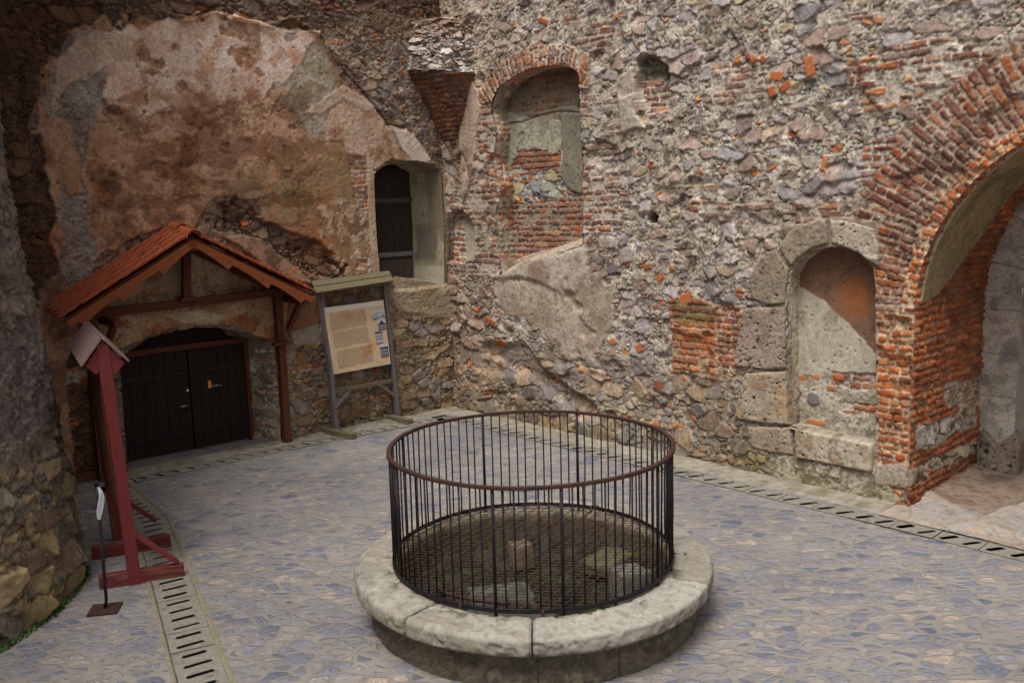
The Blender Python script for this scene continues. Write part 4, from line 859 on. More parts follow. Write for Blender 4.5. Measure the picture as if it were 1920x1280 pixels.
def plank_panel(name, pl, u0, u1, v0, v1, d, n, mat, parent, th=.035, gap=.006, horiz=False):
    bm = bmesh.new()
    for k in range(n):
        if horiz: a0, a1, b0, b1 = u0, u1, v0+(v1-v0)*k/n+gap/2, v0+(v1-v0)*(k+1)/n-gap/2
        else: a0, a1, b0, b1 = u0+(u1-u0)*k/n+gap/2, u0+(u1-u0)*(k+1)/n-gap/2, v0, v1
        b_ = box_bm(a1-a0, b1-b0, th, .004); dz = random.uniform(-.004, .004)
        M = Matrix((Vector(pl.u), Vector((0, 0, 1)), Vector(pl.n))).transposed().to_4x4(); M.translation = Vector(pl.P((a0+a1)/2, (b0+b1)/2, d+dz)); 
        me = bpy.data.meshes.new('t'); b_.transform(M); b_.to_mesh(me); b_.free(); bm.from_mesh(me); bpy.data.meshes.remove(me)
    bmesh.ops.recalc_face_normals(bm, faces=bm.faces)
    return link(name, bm_mesh(name, bm), mat, parent)
wv0 = 2.60; ws = plank_panel('window_shutter', LW, .30, 1.66, 2.9, 4.72, WD-.02, 11, M_SHUTTER, wl, .03, .004)
def bar_on(name, pl, u0, u1, v, hgt, d, th, mat, part, label=None):
    return beam(name, pl.P(u0, v, d), pl.P(u1, v, d), th, hgt, mat, part, up=(0, 0, 1), wob=.001, sub=True, label=label)
bar_on('cross_batten', LW, .34, 1.64, 4.12, .10, WD-.05, .03, M_SHUTTERL, ws); bar_on('cross_batten', LW, .34, 1.64, 3.08, .09, WD-.05, .03, M_GREYWOOD, ws)
plank_panel('window_kick_board', LW, .30, 1.66, 2.6, 2.98, WD-.03, 3, M_SHUTTERL, wl, .03)
# doorway
DD = .62
db = [(a_+(.30 if a_ < 4.2 and b_ < 2.1 else (-.12 if a_ > 6.1 else 0)), b_-(.0 if b_ < 1.5 else .02)) for a_, b_ in DOOR]
def door_rev(s, dd, PU, PV):
    S = Surf(dd, PV, plaster(PU+dd, PV+dd, 271, [c8(126,112,92,G), c8(142,128,106,G), c8(110,96,78,G)], .5, 2.2, .0))
    q = ss(4.6, 4.3, PU)*ss(1.5, 1.4, PV)
    S.add(q, rubble(dd, PV, 272, (.26, .2), .3, .1, [c8(132,118,100,G), c8(118,104,90,G), c8(146,132,110,G)]))
    for b_ in (1.60, 1.42, .98, .86): S.add(ss(.035, .028, np.abs(PV-b_))*ss(4.6, 4.3, PU)*ss(.42, .34, dd), bricks(dd, PV, int(b_*100), 1.0, miss=.0), lip=.01)
    return S.c, S.h
reveal('doorway_reveal', LW, DOOR, db, -.01, DD, door_rev, wl, .02)
dv = 1.74
lf1 = plank_panel('door_leaf', LW, 4.06, 5.03, .03, dv, DD-.04, 6, M_DARKWOOD, wl, .045, .006); lf2 = plank_panel('door_leaf', LW, 5.05, 6.20, .03, dv, DD-.035, 6, M_DARKWOOD, wl, .045, .006)
plank_panel('door_header', LW, 3.98, 6.3, dv+.005, 2.3, DD-.02, 3, M_DARKWOOD, wl, .05, .004, True)
beam('door_post', LW.P(4.02, -.02, DD-.07), LW.P(4.02, dv+.02, DD-.07), .09, .08, M_BROWNWOOD, wl, up=tuple(LW.u)); beam('door_post', LW.P(6.24, -.02, DD-.07), LW.P(6.24, dv+.02, DD-.07), .09, .08, M_DARKWOOD, wl, up=tuple(LW.u))
beam('door_lintel', LW.P(3.98, dv+.05, DD-.08), LW.P(6.28, dv+.05, DD-.08), .08, .09, M_BROWNWOOD, wl)
for lf, a0, a1 in ((lf1, 4.08, 4.98), (lf2, 5.10, 6.16)):
    for vv in (1.36, .33): bar_on('strap_hinge', LW, a0, a1, vv, .055, DD-.075, .012, M_IRON, lf)
cen = LW.P(5.16, .80, DD-.085); M_, _ = frame(LW.P(5.13, .76, DD-.10), LW.P(5.24, .84, DD-.10))
child('door_handle', join_mesh('door_handle', [tube_mesh('h', [LW.P(5.10, .80, DD-.05), LW.P(5.10, .80, DD-.11), LW.P(5.25, .80, DD-.12)], .011, 8)]), M_CHROME, lf2)
beam('lock_plate', LW.P(5.10, .70, DD-.068), LW.P(5.10, .90, DD-.068), .05, .012, M_IRON, lf2, up=tuple(LW.n), sub=True)
child('lock_cylinder', tube_mesh('lock_cylinder', [LW.P(5.09, 1.05, DD-.05), LW.P(5.09, 1.05, DD-.075)], .022, 12), M_CHROME, lf2)
def on_plane_quad(name, pl, u0, v0, u1, v1, d, mat, part, th=.003, sub=True):
    return poly_prism(name, [pl.P(u0, v0, d), pl.P(u1, v0, d), pl.P(u1, v1, d), pl.P(u0, v1, d)], th, -pl.n, mat, part, 0, sub)
on_plane_quad('orange_sticker', LW, 4.73, 1.03, 4.675, 1.16, DD-.066, M_ORANGE, lf1)
def text_rows(name, pl, rows, d, mat, part, sub=True, seed=1, letter=.012, fill=.8):
    """illegible small print: rows of letter strokes, (u_start, v, length, letter height)"""
    rnd = random.Random(seed); V, F = [], []
    for (u0, v, ln, hh_) in rows:
        sgn = 1 if ln > 0 else -1; x = 0; L_ = abs(ln)
        while x < L_:
            wd = rnd.uniform(2.5, 8)*letter
            if x+wd > L_: wd = L_-x
            y = 0
            while y < wd-letter*.3:
                k = len(V); q = letter*.62; hh2 = hh_*rnd.choice((.7, .7, 1)); a0 = u0+sgn*(x+y); a1 = a0+sgn*q
                for (aa, bb) in ((a0, v), (a1, v), (a1, v+hh2), (a0, v+hh2)): V.append(tuple(pl.P(aa, bb, d)))
                F.append((k, k+1, k+2, k+3)); y += letter
            x += wd+letter*1.1
    me = bpy.data.meshes.new(name); me.from_pydata(V, [], F); return (child if sub else link)(name, me, mat, part)
text_rows('sticker_lettering', LW, [(4.655, 1.065, -.09, .012), (4.655, 1.045, -.16, .012)], DD-.066, M_WHITE, lf1, letter=.010)
poly_prism('dark_backing', [LW.P(3.7, -.1, DD+.06), LW.P(6.6, -.1, DD+.06), LW.P(6.6, 2.6, DD+.06), LW.P(3.7, 2.6, DD+.06)], .05, LW.n, M_DARKWOOD, wl, 0)
poly_prism('dark_backing', [LW.P(.0, 2.3, WD+.06), LW.P(2.0, 2.3, WD+.06), LW.P(2.0, 5.2, WD+.06), LW.P(.0, 5.2, WD+.06)], .05, LW.n, M_DARKWOOD, wl, 0)
# broken brick corbel in the corner (springing of a lost vault)
def corbel():
    tv = np.linspace(0, 1, 120); sv = np.linspace(0, 1, 90); T, Sx = np.meshgrid(tv, sv, indexing='ij'); t = T.ravel(); s = Sx.ravel()
    Lb = LW.uv(851, 335); Lt = LW.uv(764, 132); Rb = RW.uv(858, 335); Rt = RW.uv(893, 140)
    k = t**1.35
    lu = Lb[0]+(Lt[0]-Lb[0])*k; ru = Rb[0]+(Rt[0]-Rb[0])*k; lz = Lb[1]+(Lt[1]-Lb[1])*t; rz = Rb[1]+(Rt[1]-Rb[1])*t
    PL_ = LW.PA(lu, lz, np.full(t.shape, .02)); PR_ = RW.PA(ru, rz, np.full(t.shape, .02))
    P = PL_*(1-s)[:, None]+PR_*s[:, None]; n = -(LW.n+RW.n); n /= np.linalg.norm(n)
    bulge = np.sin(np.pi*np.clip(s, 0, 1))**.8*(.30*t**1.4+.02)-.10*np.exp(-((s-.33)/.16)**2)*t
    c, h = bricks(s*(.5+1.2*t), P[:, 2], 281, .25, L=.26, Hc=.085, miss=.05, mort=c8(140,116,98,G))
    c = c*np.array([.74, .68, .64])*(1-.3*ss(.7, 1, t)*ss(.6, .3, s))[:, None]
    P = P+n*(bulge+h*1.6)[:, None]; F = grid_faces(90, 120)
    link('corbel_brickwork', np_mesh('corbel_brickwork', P, F, c), M_WALL, wl)
    # torn upper face of lime and stone running back into the wall
    t2 = t; Lt2 = LW.uv(775, 40); Rt2 = RW.uv(885, 25)
    a = LW.PA(Lt[0]+(Lt2[0]-Lt[0])*t2, Lt[1]+(Lt2[1]-Lt[1])*t2, np.full(t.shape, .05)); b = RW.PA(Rt[0]+(Rt2[0]-Rt[0])*t2, Rt[1]+(Rt2[1]-Rt[1])*t2, np.full(t.shape, .05))
    P = a*(1-s)[:, None]+b*s[:, None]; bl = np.sin(np.pi*s)**.8*(.32+.04*np.sin(s*40))*(1-t2)**.7-.10*np.exp(-((s-.33)/.16)**2)*(1-t2)
    c1, h1_ = rubble(s*1.6+P[:, 2]*.5, P[:, 2], 282, (.34, .12), .3, .06, [c8(180,168,156,G), c8(196,186,176,G), c8(160,146,132,G)], c8(190,178,166,G), c8(120,104,92,G), 1.8)
    rid = fbm(s*3+t2*1.2, t2*9-s*5, 1.0, 4, 9)
    P = P+n*(bl+h1_+.16*(rid-.5)*ss(0, .15, s)*ss(1, .85, s))[:, None]; c1 = c1*(.75+.5*rid)[:, None]; c1 = mixc(c1, np.broadcast_to(c8(132,104,84,G), c1.shape), ss(.55, .8, t2)*.7)
    link('corbel_torn_top', np_mesh('corbel_torn_top', P, F, c1), M_WALL, wl)
corbel()

# ------------------------------------------------------------------ round tower at the left edge
TC = np.array([-7.78, 8.75]); D_ = float(np.hypot(*TC)); az0 = math.atan2(TC[0], TC[1])
prof = [(0, 3.03)]
for px, py in [(160,1010), (130,860), (100,720), (60,550), (30,400), (0,220)]:
    r = ray(px, py); az = math.atan2(r[0], r[1]); R_ = D_*math.sin(az-az0); L_ = D_*math.cos(az-az0); prof.append((CAMH+r[2]/math.hypot(r[0], r[1])*L_, R_))
prof = sorted(prof); zl, rl = prof[-1]; prof.append((9.5, rl-.12))
zs = fine(-.08, 7.2, .019, 9.5, .1); th_ = np.radians(np.concatenate([np.arange(-75, 36, .36), np.arange(36, 120, 3.0)])); T, Z = np.meshgrid(th_, zs); t = T.ravel(); z = Z.ravel()
R0 = np.interp(z, [p[0] for p in prof], [p[1] for p in prof]); x_ = t*3.0
S = Surf(x_, z, rubble(x_, z, 301, (.36, .25), .08, .0, [c8(128,116,100,G), c8(116,106,96,G), c8(148,126,92,G), c8(138,128,110,G), c8(106,100,98,G), c8(124,104,88,G), c8(156,136,100,G)], c8(150,136,110,G), c8(90,80,66,G), 1.5))
S.add(ss(1.5, 1.9, z+.9*(fbm(x_, z, 1.1, 4, 302)-.5)), plaster(x_, z, 303, [c8(92,80,76,G), c8(110,98,94,G), c8(132,118,110,G), c8(100,88,82,G)], 3.4, 4.2, .05))
S.add(ss(1.8, 2.2, z)*ss(.44, .50, fbm(x_, z, 2.2, 5, 306)), rubble(x_, z, 304, (.26, .19), .35, .0, [c8(108,96,94,G), c8(126,112,106,G), c8(96,86,84,G), c8(116,100,92,G)], c8(136,122,112,G), c8(80,70,66,G), 1.7))
S.tint(ss(.4, 0, z)*.7, (.66, .70, .5)); S.tint(ss(.5, .7, fbm(x_, z, 1.2, 4, 305))*.6, (.74, .70, .66))
R0 = R0-.06+S.h; P = np.stack([TC[0]+R0*np.cos(t), TC[1]+R0*np.sin(t), z], 1); P -= np.array([[TC[0], TC[1], 0]])
tw = link('round_tower', np_mesh('round_tower', P, grid_faces(len(th_), len(zs)), S.c), M_WALL); tw.location = (TC[0], TC[1], 0)
tag(tw, 'battered round stone tower at the left edge, bare rubble below and smeared mortar above', 'tower')

# ------------------------------------------------------------------ porch roof over the door
po = empty('porch_roof', tuple(LW.P(5.1, 0, -.1)), 'small clay-tiled gabled porch on brown timbers over the dark double door', 'porch')
PD = -.88; RT = .13      # the roof falls a little towards the front
A_f = LW.uv(363, 447, PD); B_f = LW.uv(122, 602, PD); C_f = LW.uv(590, 556, PD)
def Pf(a, d=PD, dv=0): return LW.P(a[0], a[1]+dv, d)
def roof_slope(E_, side, seed):
    rnd = random.Random(seed); a = np.array(Pf(A_f, 0)); e = np.array(Pf(E_, 0)); SH = np.array([0, 0, RT]); NV = LW.n+np.array([0, 0, -RT/PD]); slope = e-a; L_ = np.linalg.norm(slope); ds = slope/L_; nn = np.cross(ds, LW.n); nn = nn if nn[2] > 0 else -nn
    rows = 13; cols = 5; W_ = .88/cols; ex = L_/rows; ms = []
    for r_ in range(rows):
        for c_ in range(cols):
            ln = ex*1.55; off = .0
            bm = bmesh.new(); pts = [(-W_*.48, -ln), (W_*.48, -ln), (W_*.46, -W_*.50)]+[(W_*.46*math.cos(math.radians(q)), -W_*.50+W_*.62*math.sin(math.radians(q))) for q in (30, 60, 90, 120, 150)]+[(-W_*.46, -W_*.50)]
            vs = [bm.verts.new((x, y, 0)) for x, y in pts]; f = bm.faces.new(vs); rr = bmesh.ops.extrude_face_region(bm, geom=[f]); bmesh.ops.translate(bm, verts=[g_ for g_ in rr['geom'] if isinstance(g_, bmesh.types.BMVert)], vec=(0, 0, .024)); bmesh.ops.recalc_face_normals(bm, faces=bm.faces)
            X = Vector(LW.n); Y = Vector(ds); Z_ = Vector(nn); tilt = Matrix.Rotation(-.12+rnd.uniform(-.015, .015), 4, 'X')
            M = Matrix((X, Y, Z_)).transposed().to_4x4(); o_ = a+ds*(ex*(r_+1)+.03)+LW.n*(PD+W_*(c_+.5)-.02)+SH*((W_*(c_+.5))/-PD)+nn*(.05+rnd.uniform(0, .006))
            M.translation = Vector(o_); bm.transform(M @ tilt @ Matrix.Rotation(rnd.uniform(-.03, .03), 4, 'Z')); me = bpy.data.meshes.new('t'); bm.to_mesh(me); bm.free(); ms.append(me)
    me = join_mesh('tile_slope', ms)
    for p in me.polygons: p.use_smooth = False
    link('tile_slope', me, M_TILE, po)
    # boarding under the tiles
    poly_prism('roof_boarding', [a+LW.n*(PD+.04)+nn*.0, e+LW.n*(PD+.04)-ds*.06, e+LW.n*.0-ds*.06+SH, a+LW.n*.0+SH], .018, nn, M_BROWNWOOD, po, .002)
    # rafter behind the gable, and fretted barge board
    for dd in (PD+.06, -.08): beam('rafter', a+LW.n*dd-nn*.06, e+LW.n*dd-nn*.06-ds*.10, .07, .10, M_FRETWOOD if dd < -.5 else M_BROWNWOOD, po, up=tuple(nn))
    npt = 90; top = []; bot = []
    for k in range(npt+1):
        q = k/npt; p = a+ds*(L_*q)
        ph = (q*3.15) % 1.0; sc_ = .085+.105*(math.sin(math.pi*ph)**.8)*0+.10*ph**2*(1 if q < .98 else 0)
        if q > .93: sc_ = .08
        top.append(p-nn*.015+LW.n*(PD+.0)); bot.append(p-nn*(sc_+.03)+LW.n*(PD+.0))
    bm = bmesh.new(); tv = [bm.verts.new(tuple(p)) for p in top]; bv = [bm.verts.new(tuple(p)) for p in bot]
    for k in range(npt): bm.faces.new((tv[k], tv[k+1], bv[k+1], bv[k]))
    rr = bmesh.ops.extrude_face_region(bm, geom=list(bm.faces)); bmesh.ops.translate(bm, verts=[g_ for g_ in rr['geom'] if isinstance(g_, bmesh.types.BMVert)], vec=tuple(LW.n*.03)); bmesh.ops.recalc_face_normals(bm, faces=bm.faces)
    link('barge_board', bm_mesh('barge_board', bm), M_FRETWOOD, po)
roof_slope(B_f, -1, 3); roof_slope(C_f, 1, 5)
def ridge():
    ms = []
    for k, (d0, d1) in enumerate(((PD-.05, PD+.50), (PD+.42, PD+.98))):
        V = []; F = []; n = 14; a = Pf(A_f, 0)
        dsteps = [0, .03, .06, .5, .94, 1.0]; rads = [.125, .125, .108, .105, .10, .10]
        for j, q in enumerate(dsteps):
            for lay in (0, 1):
                for i in range(n+1):
                    an = math.radians(-8+196*i/n); r_ = rads[j]-(.018 if lay else 0)
                    V.append(tuple(a+LW.u*r_*math.cos(an)*1.0+np.array([0, 0, r_*math.sin(an)+.025+.012*k+RT*((d0+(d1-d0)*q-PD)/-PD)])+LW.n*(d0+(d1-d0)*q)))
        w_ = n+1
        for j in range(len(dsteps)-1):
            for i in range(n):
                o0 = j*2*w_+i; o1 = (j+1)*2*w_+i; F.append((o0, o0+1, o1+1, o1)); F.append((o0+w_, o1+w_, o1+w_+1, o0+w_+1))
        for j in (0, len(dsteps)-1):
            for i in range(n): o0 = j*2*w_+i; F.append((o0, o0+w_, o0+w_+1, o0+1))
        me = bpy.data.meshes.new('t'); me.from_pydata(V, [], F); ms.append(me)
        kn = tube_mesh('k', [a+LW.n*(d0+.06)+np.array([0, 0, .14+RT*(d0+.06-PD)/-PD]), a+LW.n*(d0+.06)+np.array([0, 0, .20+RT*(d0+.06-PD)/-PD])], [.022, .008], 8); ms.append(kn)
    bm = bmesh.new()
    for m_ in ms: bm.from_mesh(m_); bpy.data.meshes.remove(m_)
    bmesh.ops.recalc_face_normals(bm, faces=bm.faces); link('ridge_tile', bm_mesh('ridge_tile', bm, True), M_TILE, po)
ridge()
pd = -.14
def lwp(x, y, d=pd): return LW.at(x, y, d)
def vpost(name, px, py, top_py, w_, mat, par, d=pd):
    u, v = LW.uv(px, py, d); u2, v2 = LW.uv(px, top_py, d); return beam(name, LW.P(u, -.0, d), LW.P(u, v2, d), w_, w_, mat, par, up=tuple(LW.u), bev=.01)
vpost('post', 538, 820, 545, .125, M_BROWNWOOD, po); vpost('post', 193, 890, 590, .125, M_BROWNWOOD, po)
beam('tie_beam', lwp(150, 592), lwp(572, 541), .12, .13, M_BROWNWOOD, po); beam('king_post', lwp(350, 562, -.22), lwp(348, 452, -.22), .12, .12, M_BROWNWOOD, po, up=tuple(LW.u))
for x_, y_, w_ in ((351, 560, .20), (528, 643, .19)): beam('post_collar', lwp(x_-15, y_+2, -.22), lwp(x_+15, y_-2, -.22), .16, .05, M_BROWNWOOD, po)
for (u_, v_) in ((LW.uv(538, 560, pd)[0], LW.uv(538, 560, pd)[1]), (LW.uv(193, 600, pd)[0], LW.uv(193, 600, pd)[1])):
    beam('bracket_arm', LW.P(u_, v_, -.08), LW.P(u_, v_, PD+.02), .10, .10, M_BROWNWOOD, po); beam('bracket_strut', LW.P(u_, v_-.50, -.16), LW.P(u_, v_-.03, PD+.25), .08, .08, M_BROWNWOOD, po)
beam('ridge_beam', LW.P(A_f[0], A_f[1]-.12, -.05), LW.P(A_f[0], A_f[1]-.12, PD+.01), .10, .12, M_BROWNWOOD, po)

# ------------------------------------------------------------------ information board
g0 = ground_at(633, 812); g1 = ground_at(745, 786); IB = Plane(g0[:2], g1[:2])
ib = empty('information_board', tuple((g0+g1)/2), 'free-standing grey wooden board with stained printed panel and small mossy roof beside the porch', 'information board')
def ip(x, y, d=0.0): return IB.at(x, y, d)
beam('post', ip(632, 815), ip(601, 540), .10, .08, M_GREYWOOD, ib, up=tuple(IB.u)); beam('post', ip(746, 788), ip(719, 528), .10, .08, M_GREYWOOD, ib, up=tuple(IB.u))
for a, b in (((610, 807), (664, 818)), ((714, 778), (770, 791))):
    A_, B_ = ground_at(*a, .05), ground_at(*b, .05); beam('foot', A_, B_, .13, .11, M_MOSSWOOD, ib, bev=.01)
beam('rail', ip(626, 733), ip(741, 712), .05, .075, M_MOSSWOOD, ib); beam('top_rail', ip(600, 545), ip(722, 530), .05, .08, M_GREYWOOD, ib)
beam('brace', ip(628, 765, -.05), ip(655, 735, -.03), .03, .06, M_GREYWOOD, ib); beam('brace', ip(712, 722, -.03), ip(740, 742, -.03), .03, .06, M_MOSSWOOD, ib)
ra, rb_ = ip(584, 529, .02), ip(729, 509, .02); ea, eb = ip(592, 549, -.26), ip(738, 526, -.26)
dn = np.cross(rb_-ra, ea-ra); dn = dn/np.linalg.norm(dn); dn = dn if dn[2] > 0 else -dn
mA, mB = ra+(ea-ra)*.48, rb_+(eb-rb_)*.48
poly_prism('roof_board', [ra, rb_, mB, mA], .022, dn, M_MOSSWOOD, ib, .003); poly_prism('roof_board', [mA-dn*.016, mB-dn*.016, eb-dn*.016, ea-dn*.016], .022, dn, M_MOSSWOOD, ib, .003)
ba, bb_ = ip(590, 560, .30), ip(734, 540, .30); bn = np.cross(rb_-ra, ba-ra); bn = bn/np.linalg.norm(bn); bn = bn if bn[2] > 0 else -bn
poly_prism('roof_board', [ra, rb_, bb_, ba], .022, bn, M_MOSSWOOD, ib, .003)
pdp = -.06
pc = [ip(*q, pdp) for q in ((608,577),(719,562),(733,682),(626,702))]
pn = poly_prism('printed_panel', pc, .018, IB.n, M_BOARD, ib, .002)
class QuadMap:
    """bilinear frame on the printed panel: s right, t down"""
    def __init__(s, C, off): s.C = [c_-IB.n*off for c_ in C]; s.n = IB.n
    def P(s, u, v, d=0): C = s.C; return (C[0]*(1-u)+C[1]*u)*(1-v)+(C[3]*(1-u)+C[2]*u)*v-s.n*d
qm = QuadMap(pc, .002)
def pquad(name, s0, t0, s1, t1, mat, off=0.0): 
    me = bpy.data.meshes.new(name); me.from_pydata([tuple(qm.P(s0, t0, off)), tuple(qm.P(s1, t0, off)), tuple(qm.P(s1, t1, off)), tuple(qm.P(s0, t1, off))], [], [(3, 2, 1, 0)]); return me
child('pale_header', pquad('pale_header', .01, .01, .99, .075, M_PALE), M_PALE, pn)
rows = []
for (t0, t1, s0, s1) in ((.11, .345, .06, .66), (.375, .62, .07, .67), (.655, .93, .10, .70)):
    t = t0
    while t < t1: rows.append((s0, t, (s1-s0)*(1 if t+.019 < t1 else .45), .010)); t += .0165
text_rows('printed_text', qm, rows, 0.001, M_INK, pn, letter=.0085, seed=5)
def picture(s0, t0, s1, t1, kind):
    """small printed view of a building: one sheet of fine cells"""
    nx, ny = 44, 52; U, V = np.meshgrid(np.linspace(0, 1, nx), np.linspace(0, 1, ny)); x = U.ravel(); y = V.ravel(); pale = c8(214,214,226); grey = c8(158,158,174); dark = c8(62,58,70)
    P = np.array([qm.P(s0+(s1-s0)*a_, t0+(t1-t0)*b_, .001) for a_, b_ in zip(x, y)]); C = np.broadcast_to(pale, P.shape).copy()
    if kind == 0:
        n = fbm(x, y*.8, 7, 4, 5); C = mixc(C, np.broadcast_to(grey, C.shape), ss(.45, .6, n)*ss(.15, .4, y)); C = mixc(C, np.broadcast_to(dark, C.shape), ss(.56, .6, fbm(x, y, 14, 3, 6))*ss(.6, .8, y))
    else:
        top = {1: .42, 2: .10, 3: .30}[kind]
        body = (y > top); C[body] = pale*.8 if kind == 2 else grey
        roof = (y > top-.08) & (y < top+.08); 
        if kind == 1: roof |= (y < .5) & (y > .08) & (np.abs(x-.5) < .45*(y-.05)/.45)
        if kind == 3: C[~body] = pale*1.05
        C[roof] = dark*1.5
        win = body & (np.abs((x*4) % 1-.5) < .24) & ((np.abs(y-(top+.28)) < .075) | (np.abs(y-(top+.52)) < .09)); C[win] = dark
        C[y > .94] = dark*1.4
    F_ = grid_faces(nx, ny); child('printed_picture', np_mesh('printed_picture', P, F_, C), M_PRINT, pn)
picture(.77, .13, .99, .29, 0); picture(.85, .29, .99, .46, 1); picture(.78, .465, .91, .66, 2); picture(.84, .67, .985, .88, 3)

# ------------------------------------------------------------------ red notice stand
fb = ground_at(254, 1092); bb2 = ground_at(222, 1010)
RS = empty('red_notice_stand', tuple((fb+bb2)/2), 'red painted wooden notice stand with little shingled roof seen from its edge', 'notice stand')
def dp(x, y, Y): return at_depth(x, y, Y)
Yf, Yb = float(fb[1]), float(bb2[1]); topf = dp(192, 652, Yf); lean = topf-fb
topb = bb2+lean; ax = (bb2-fb)/np.linalg.norm(bb2-fb); sd2 = np.array([ax[1], -ax[0], 0]); sd2 = sd2 if sd2[0] > 0 else -sd2
beam('post', fb, topf+np.array([0, 0, .04]), .125, .12, M_REDWOOD, RS, up=tuple(ax), bev=.008); beam('post', bb2, topb+np.array([0, 0, .04]), .125, .12, M_REDWORN, RS, up=tuple(ax), bev=.008)
ft = ground_at(186, 1090, .075), ground_at(345, 1066, .075); bt = ground_at(172, 1036, .075), ground_at(320, 1012, .075)
for (a, b), pz in ((ft, fb), (bt, bb2)):
    mid = np.array([pz[0], pz[1], .075]); d_ = (b-a)/np.linalg.norm(b-a)
    beam('foot', a, b, .10, .15, M_REDWORN, RS, bev=.01)
    beam('brace', mid+d_*.06+np.array([0, 0, .46]), mid+d_*.45+np.array([0, 0, .09]), .05, .08, M_REDWOOD, RS, up=tuple(ax))
beam('cross_rail', fb+lean*.30, bb2+lean*.30, .05, .10, M_REDWOOD, RS); beam('cross_rail', fb+lean*.90, bb2+lean*.90, .05, .10, M_REDWOOD, RS)
q0, q1, q2, q3 = [p-sd2*.05 for p in (fb+lean*.34+ax*.08, bb2+lean*.34-ax*.08, bb2+lean*.88-ax*.08, fb+lean*.88+ax*.08)]
poly_prism('notice_panel', [q0, q1, q2, q3], .025, -sd2, M_BROWNWOOD, RS, .003); 
pass
upv = lean/np.linalg.norm(lean); rf = topf+upv*.10-ax*.10; rbk = topb+upv*.10+ax*.12
hw = .27; dropv = .27
for sg in (-1, 1):
    ef = rf+sd2*sg*hw*.82-upv*dropv; eb_ = rbk+sd2*sg*hw*.82-upv*dropv; nn = np.cross(rbk-rf, ef-rf); nn /= np.linalg.norm(nn); nn = nn if nn[2] > 0 else -nn
    for k in range(3):
        a0, a1 = k/3+.006, (k+1)/3-.006; off = .005*random.random()
        P0 = rf+(rbk-rf)*a0; P1 = rf+(rbk-rf)*a1; 
        poly_prism('roof_board', [P0+nn*off, P1+nn*off, P1+(ef-rf)+nn*off, P0+(ef-rf)+nn*off], .024, nn, M_SHINGLE, RS, .004)
    d_ = (ef-rf); c0 = rf+ax*.05-nn*.02; poly_prism('gable_board', [c0, c0+d_*.96, c0+d_*.96-upv*.02-nn*.14, c0-upv*.20], .03, ax, M_REDWOOD, RS, .004)

# ------------------------------------------------------------------ rope-barrier pole with a rag
pb = ground_at(197, 1143); ps = empty('barrier_pole', tuple(pb), 'thin dark metal pole on a flat rusty base plate in front of the red stand', 'pole')
A_, B_ = ground_at(168, 1144, .015), ground_at(225, 1138, .015); beam('base_plate', A_, B_, .26, .02, M_RUST, ps, wob=0)
pt_ = dp(181, 905, float(pb[1])+.02); link('pole', tube_mesh('pole', [pb+np.array([0, 0, .02]), pb+(pt_-pb)*.08+np.array([.02, 0, 0]), pt_], .017, 10), M_IRON, ps)
link('pole_cap', tube_mesh('pole_cap', [pt_-(pt_-pb)*.02, pt_+(pt_-pb)*.015], .023, 10), M_IRON, ps)
U, V = np.meshgrid(np.linspace(0, 1, 24), np.linspace(0, 1, 50)); s = U.ravel(); t = V.ravel()
rt = dp(186, 912, float(pb[1])-.02); rb2 = dp(190, 972, float(pb[1])-.02); wd = .012+.055*np.sin(np.pi*np.clip(t, .02, .98))**.7*(1-.3*t)
P = rt[None]*(1-t)[:, None]+rb2[None]*t[:, None]; P = P+np.stack([(s-.35)*wd*1.2+.015*np.sin(t*5), .03*np.sin(s*9+t*4)*wd/.08-.02, .02*np.sin(s*6)*wd/.1], 1); P = P+(P-P)*0
rag = link('white_rag', np_mesh('white_rag', P-rt, grid_faces(24, 50)), M_CLOTH); rag.location = tuple(rt); tag(rag, 'crumpled white cloth hanging from the thin pole', 'cloth')
sm_ = rag.modifiers.new('thick', 'SOLIDIFY'); sm_.thickness = .004

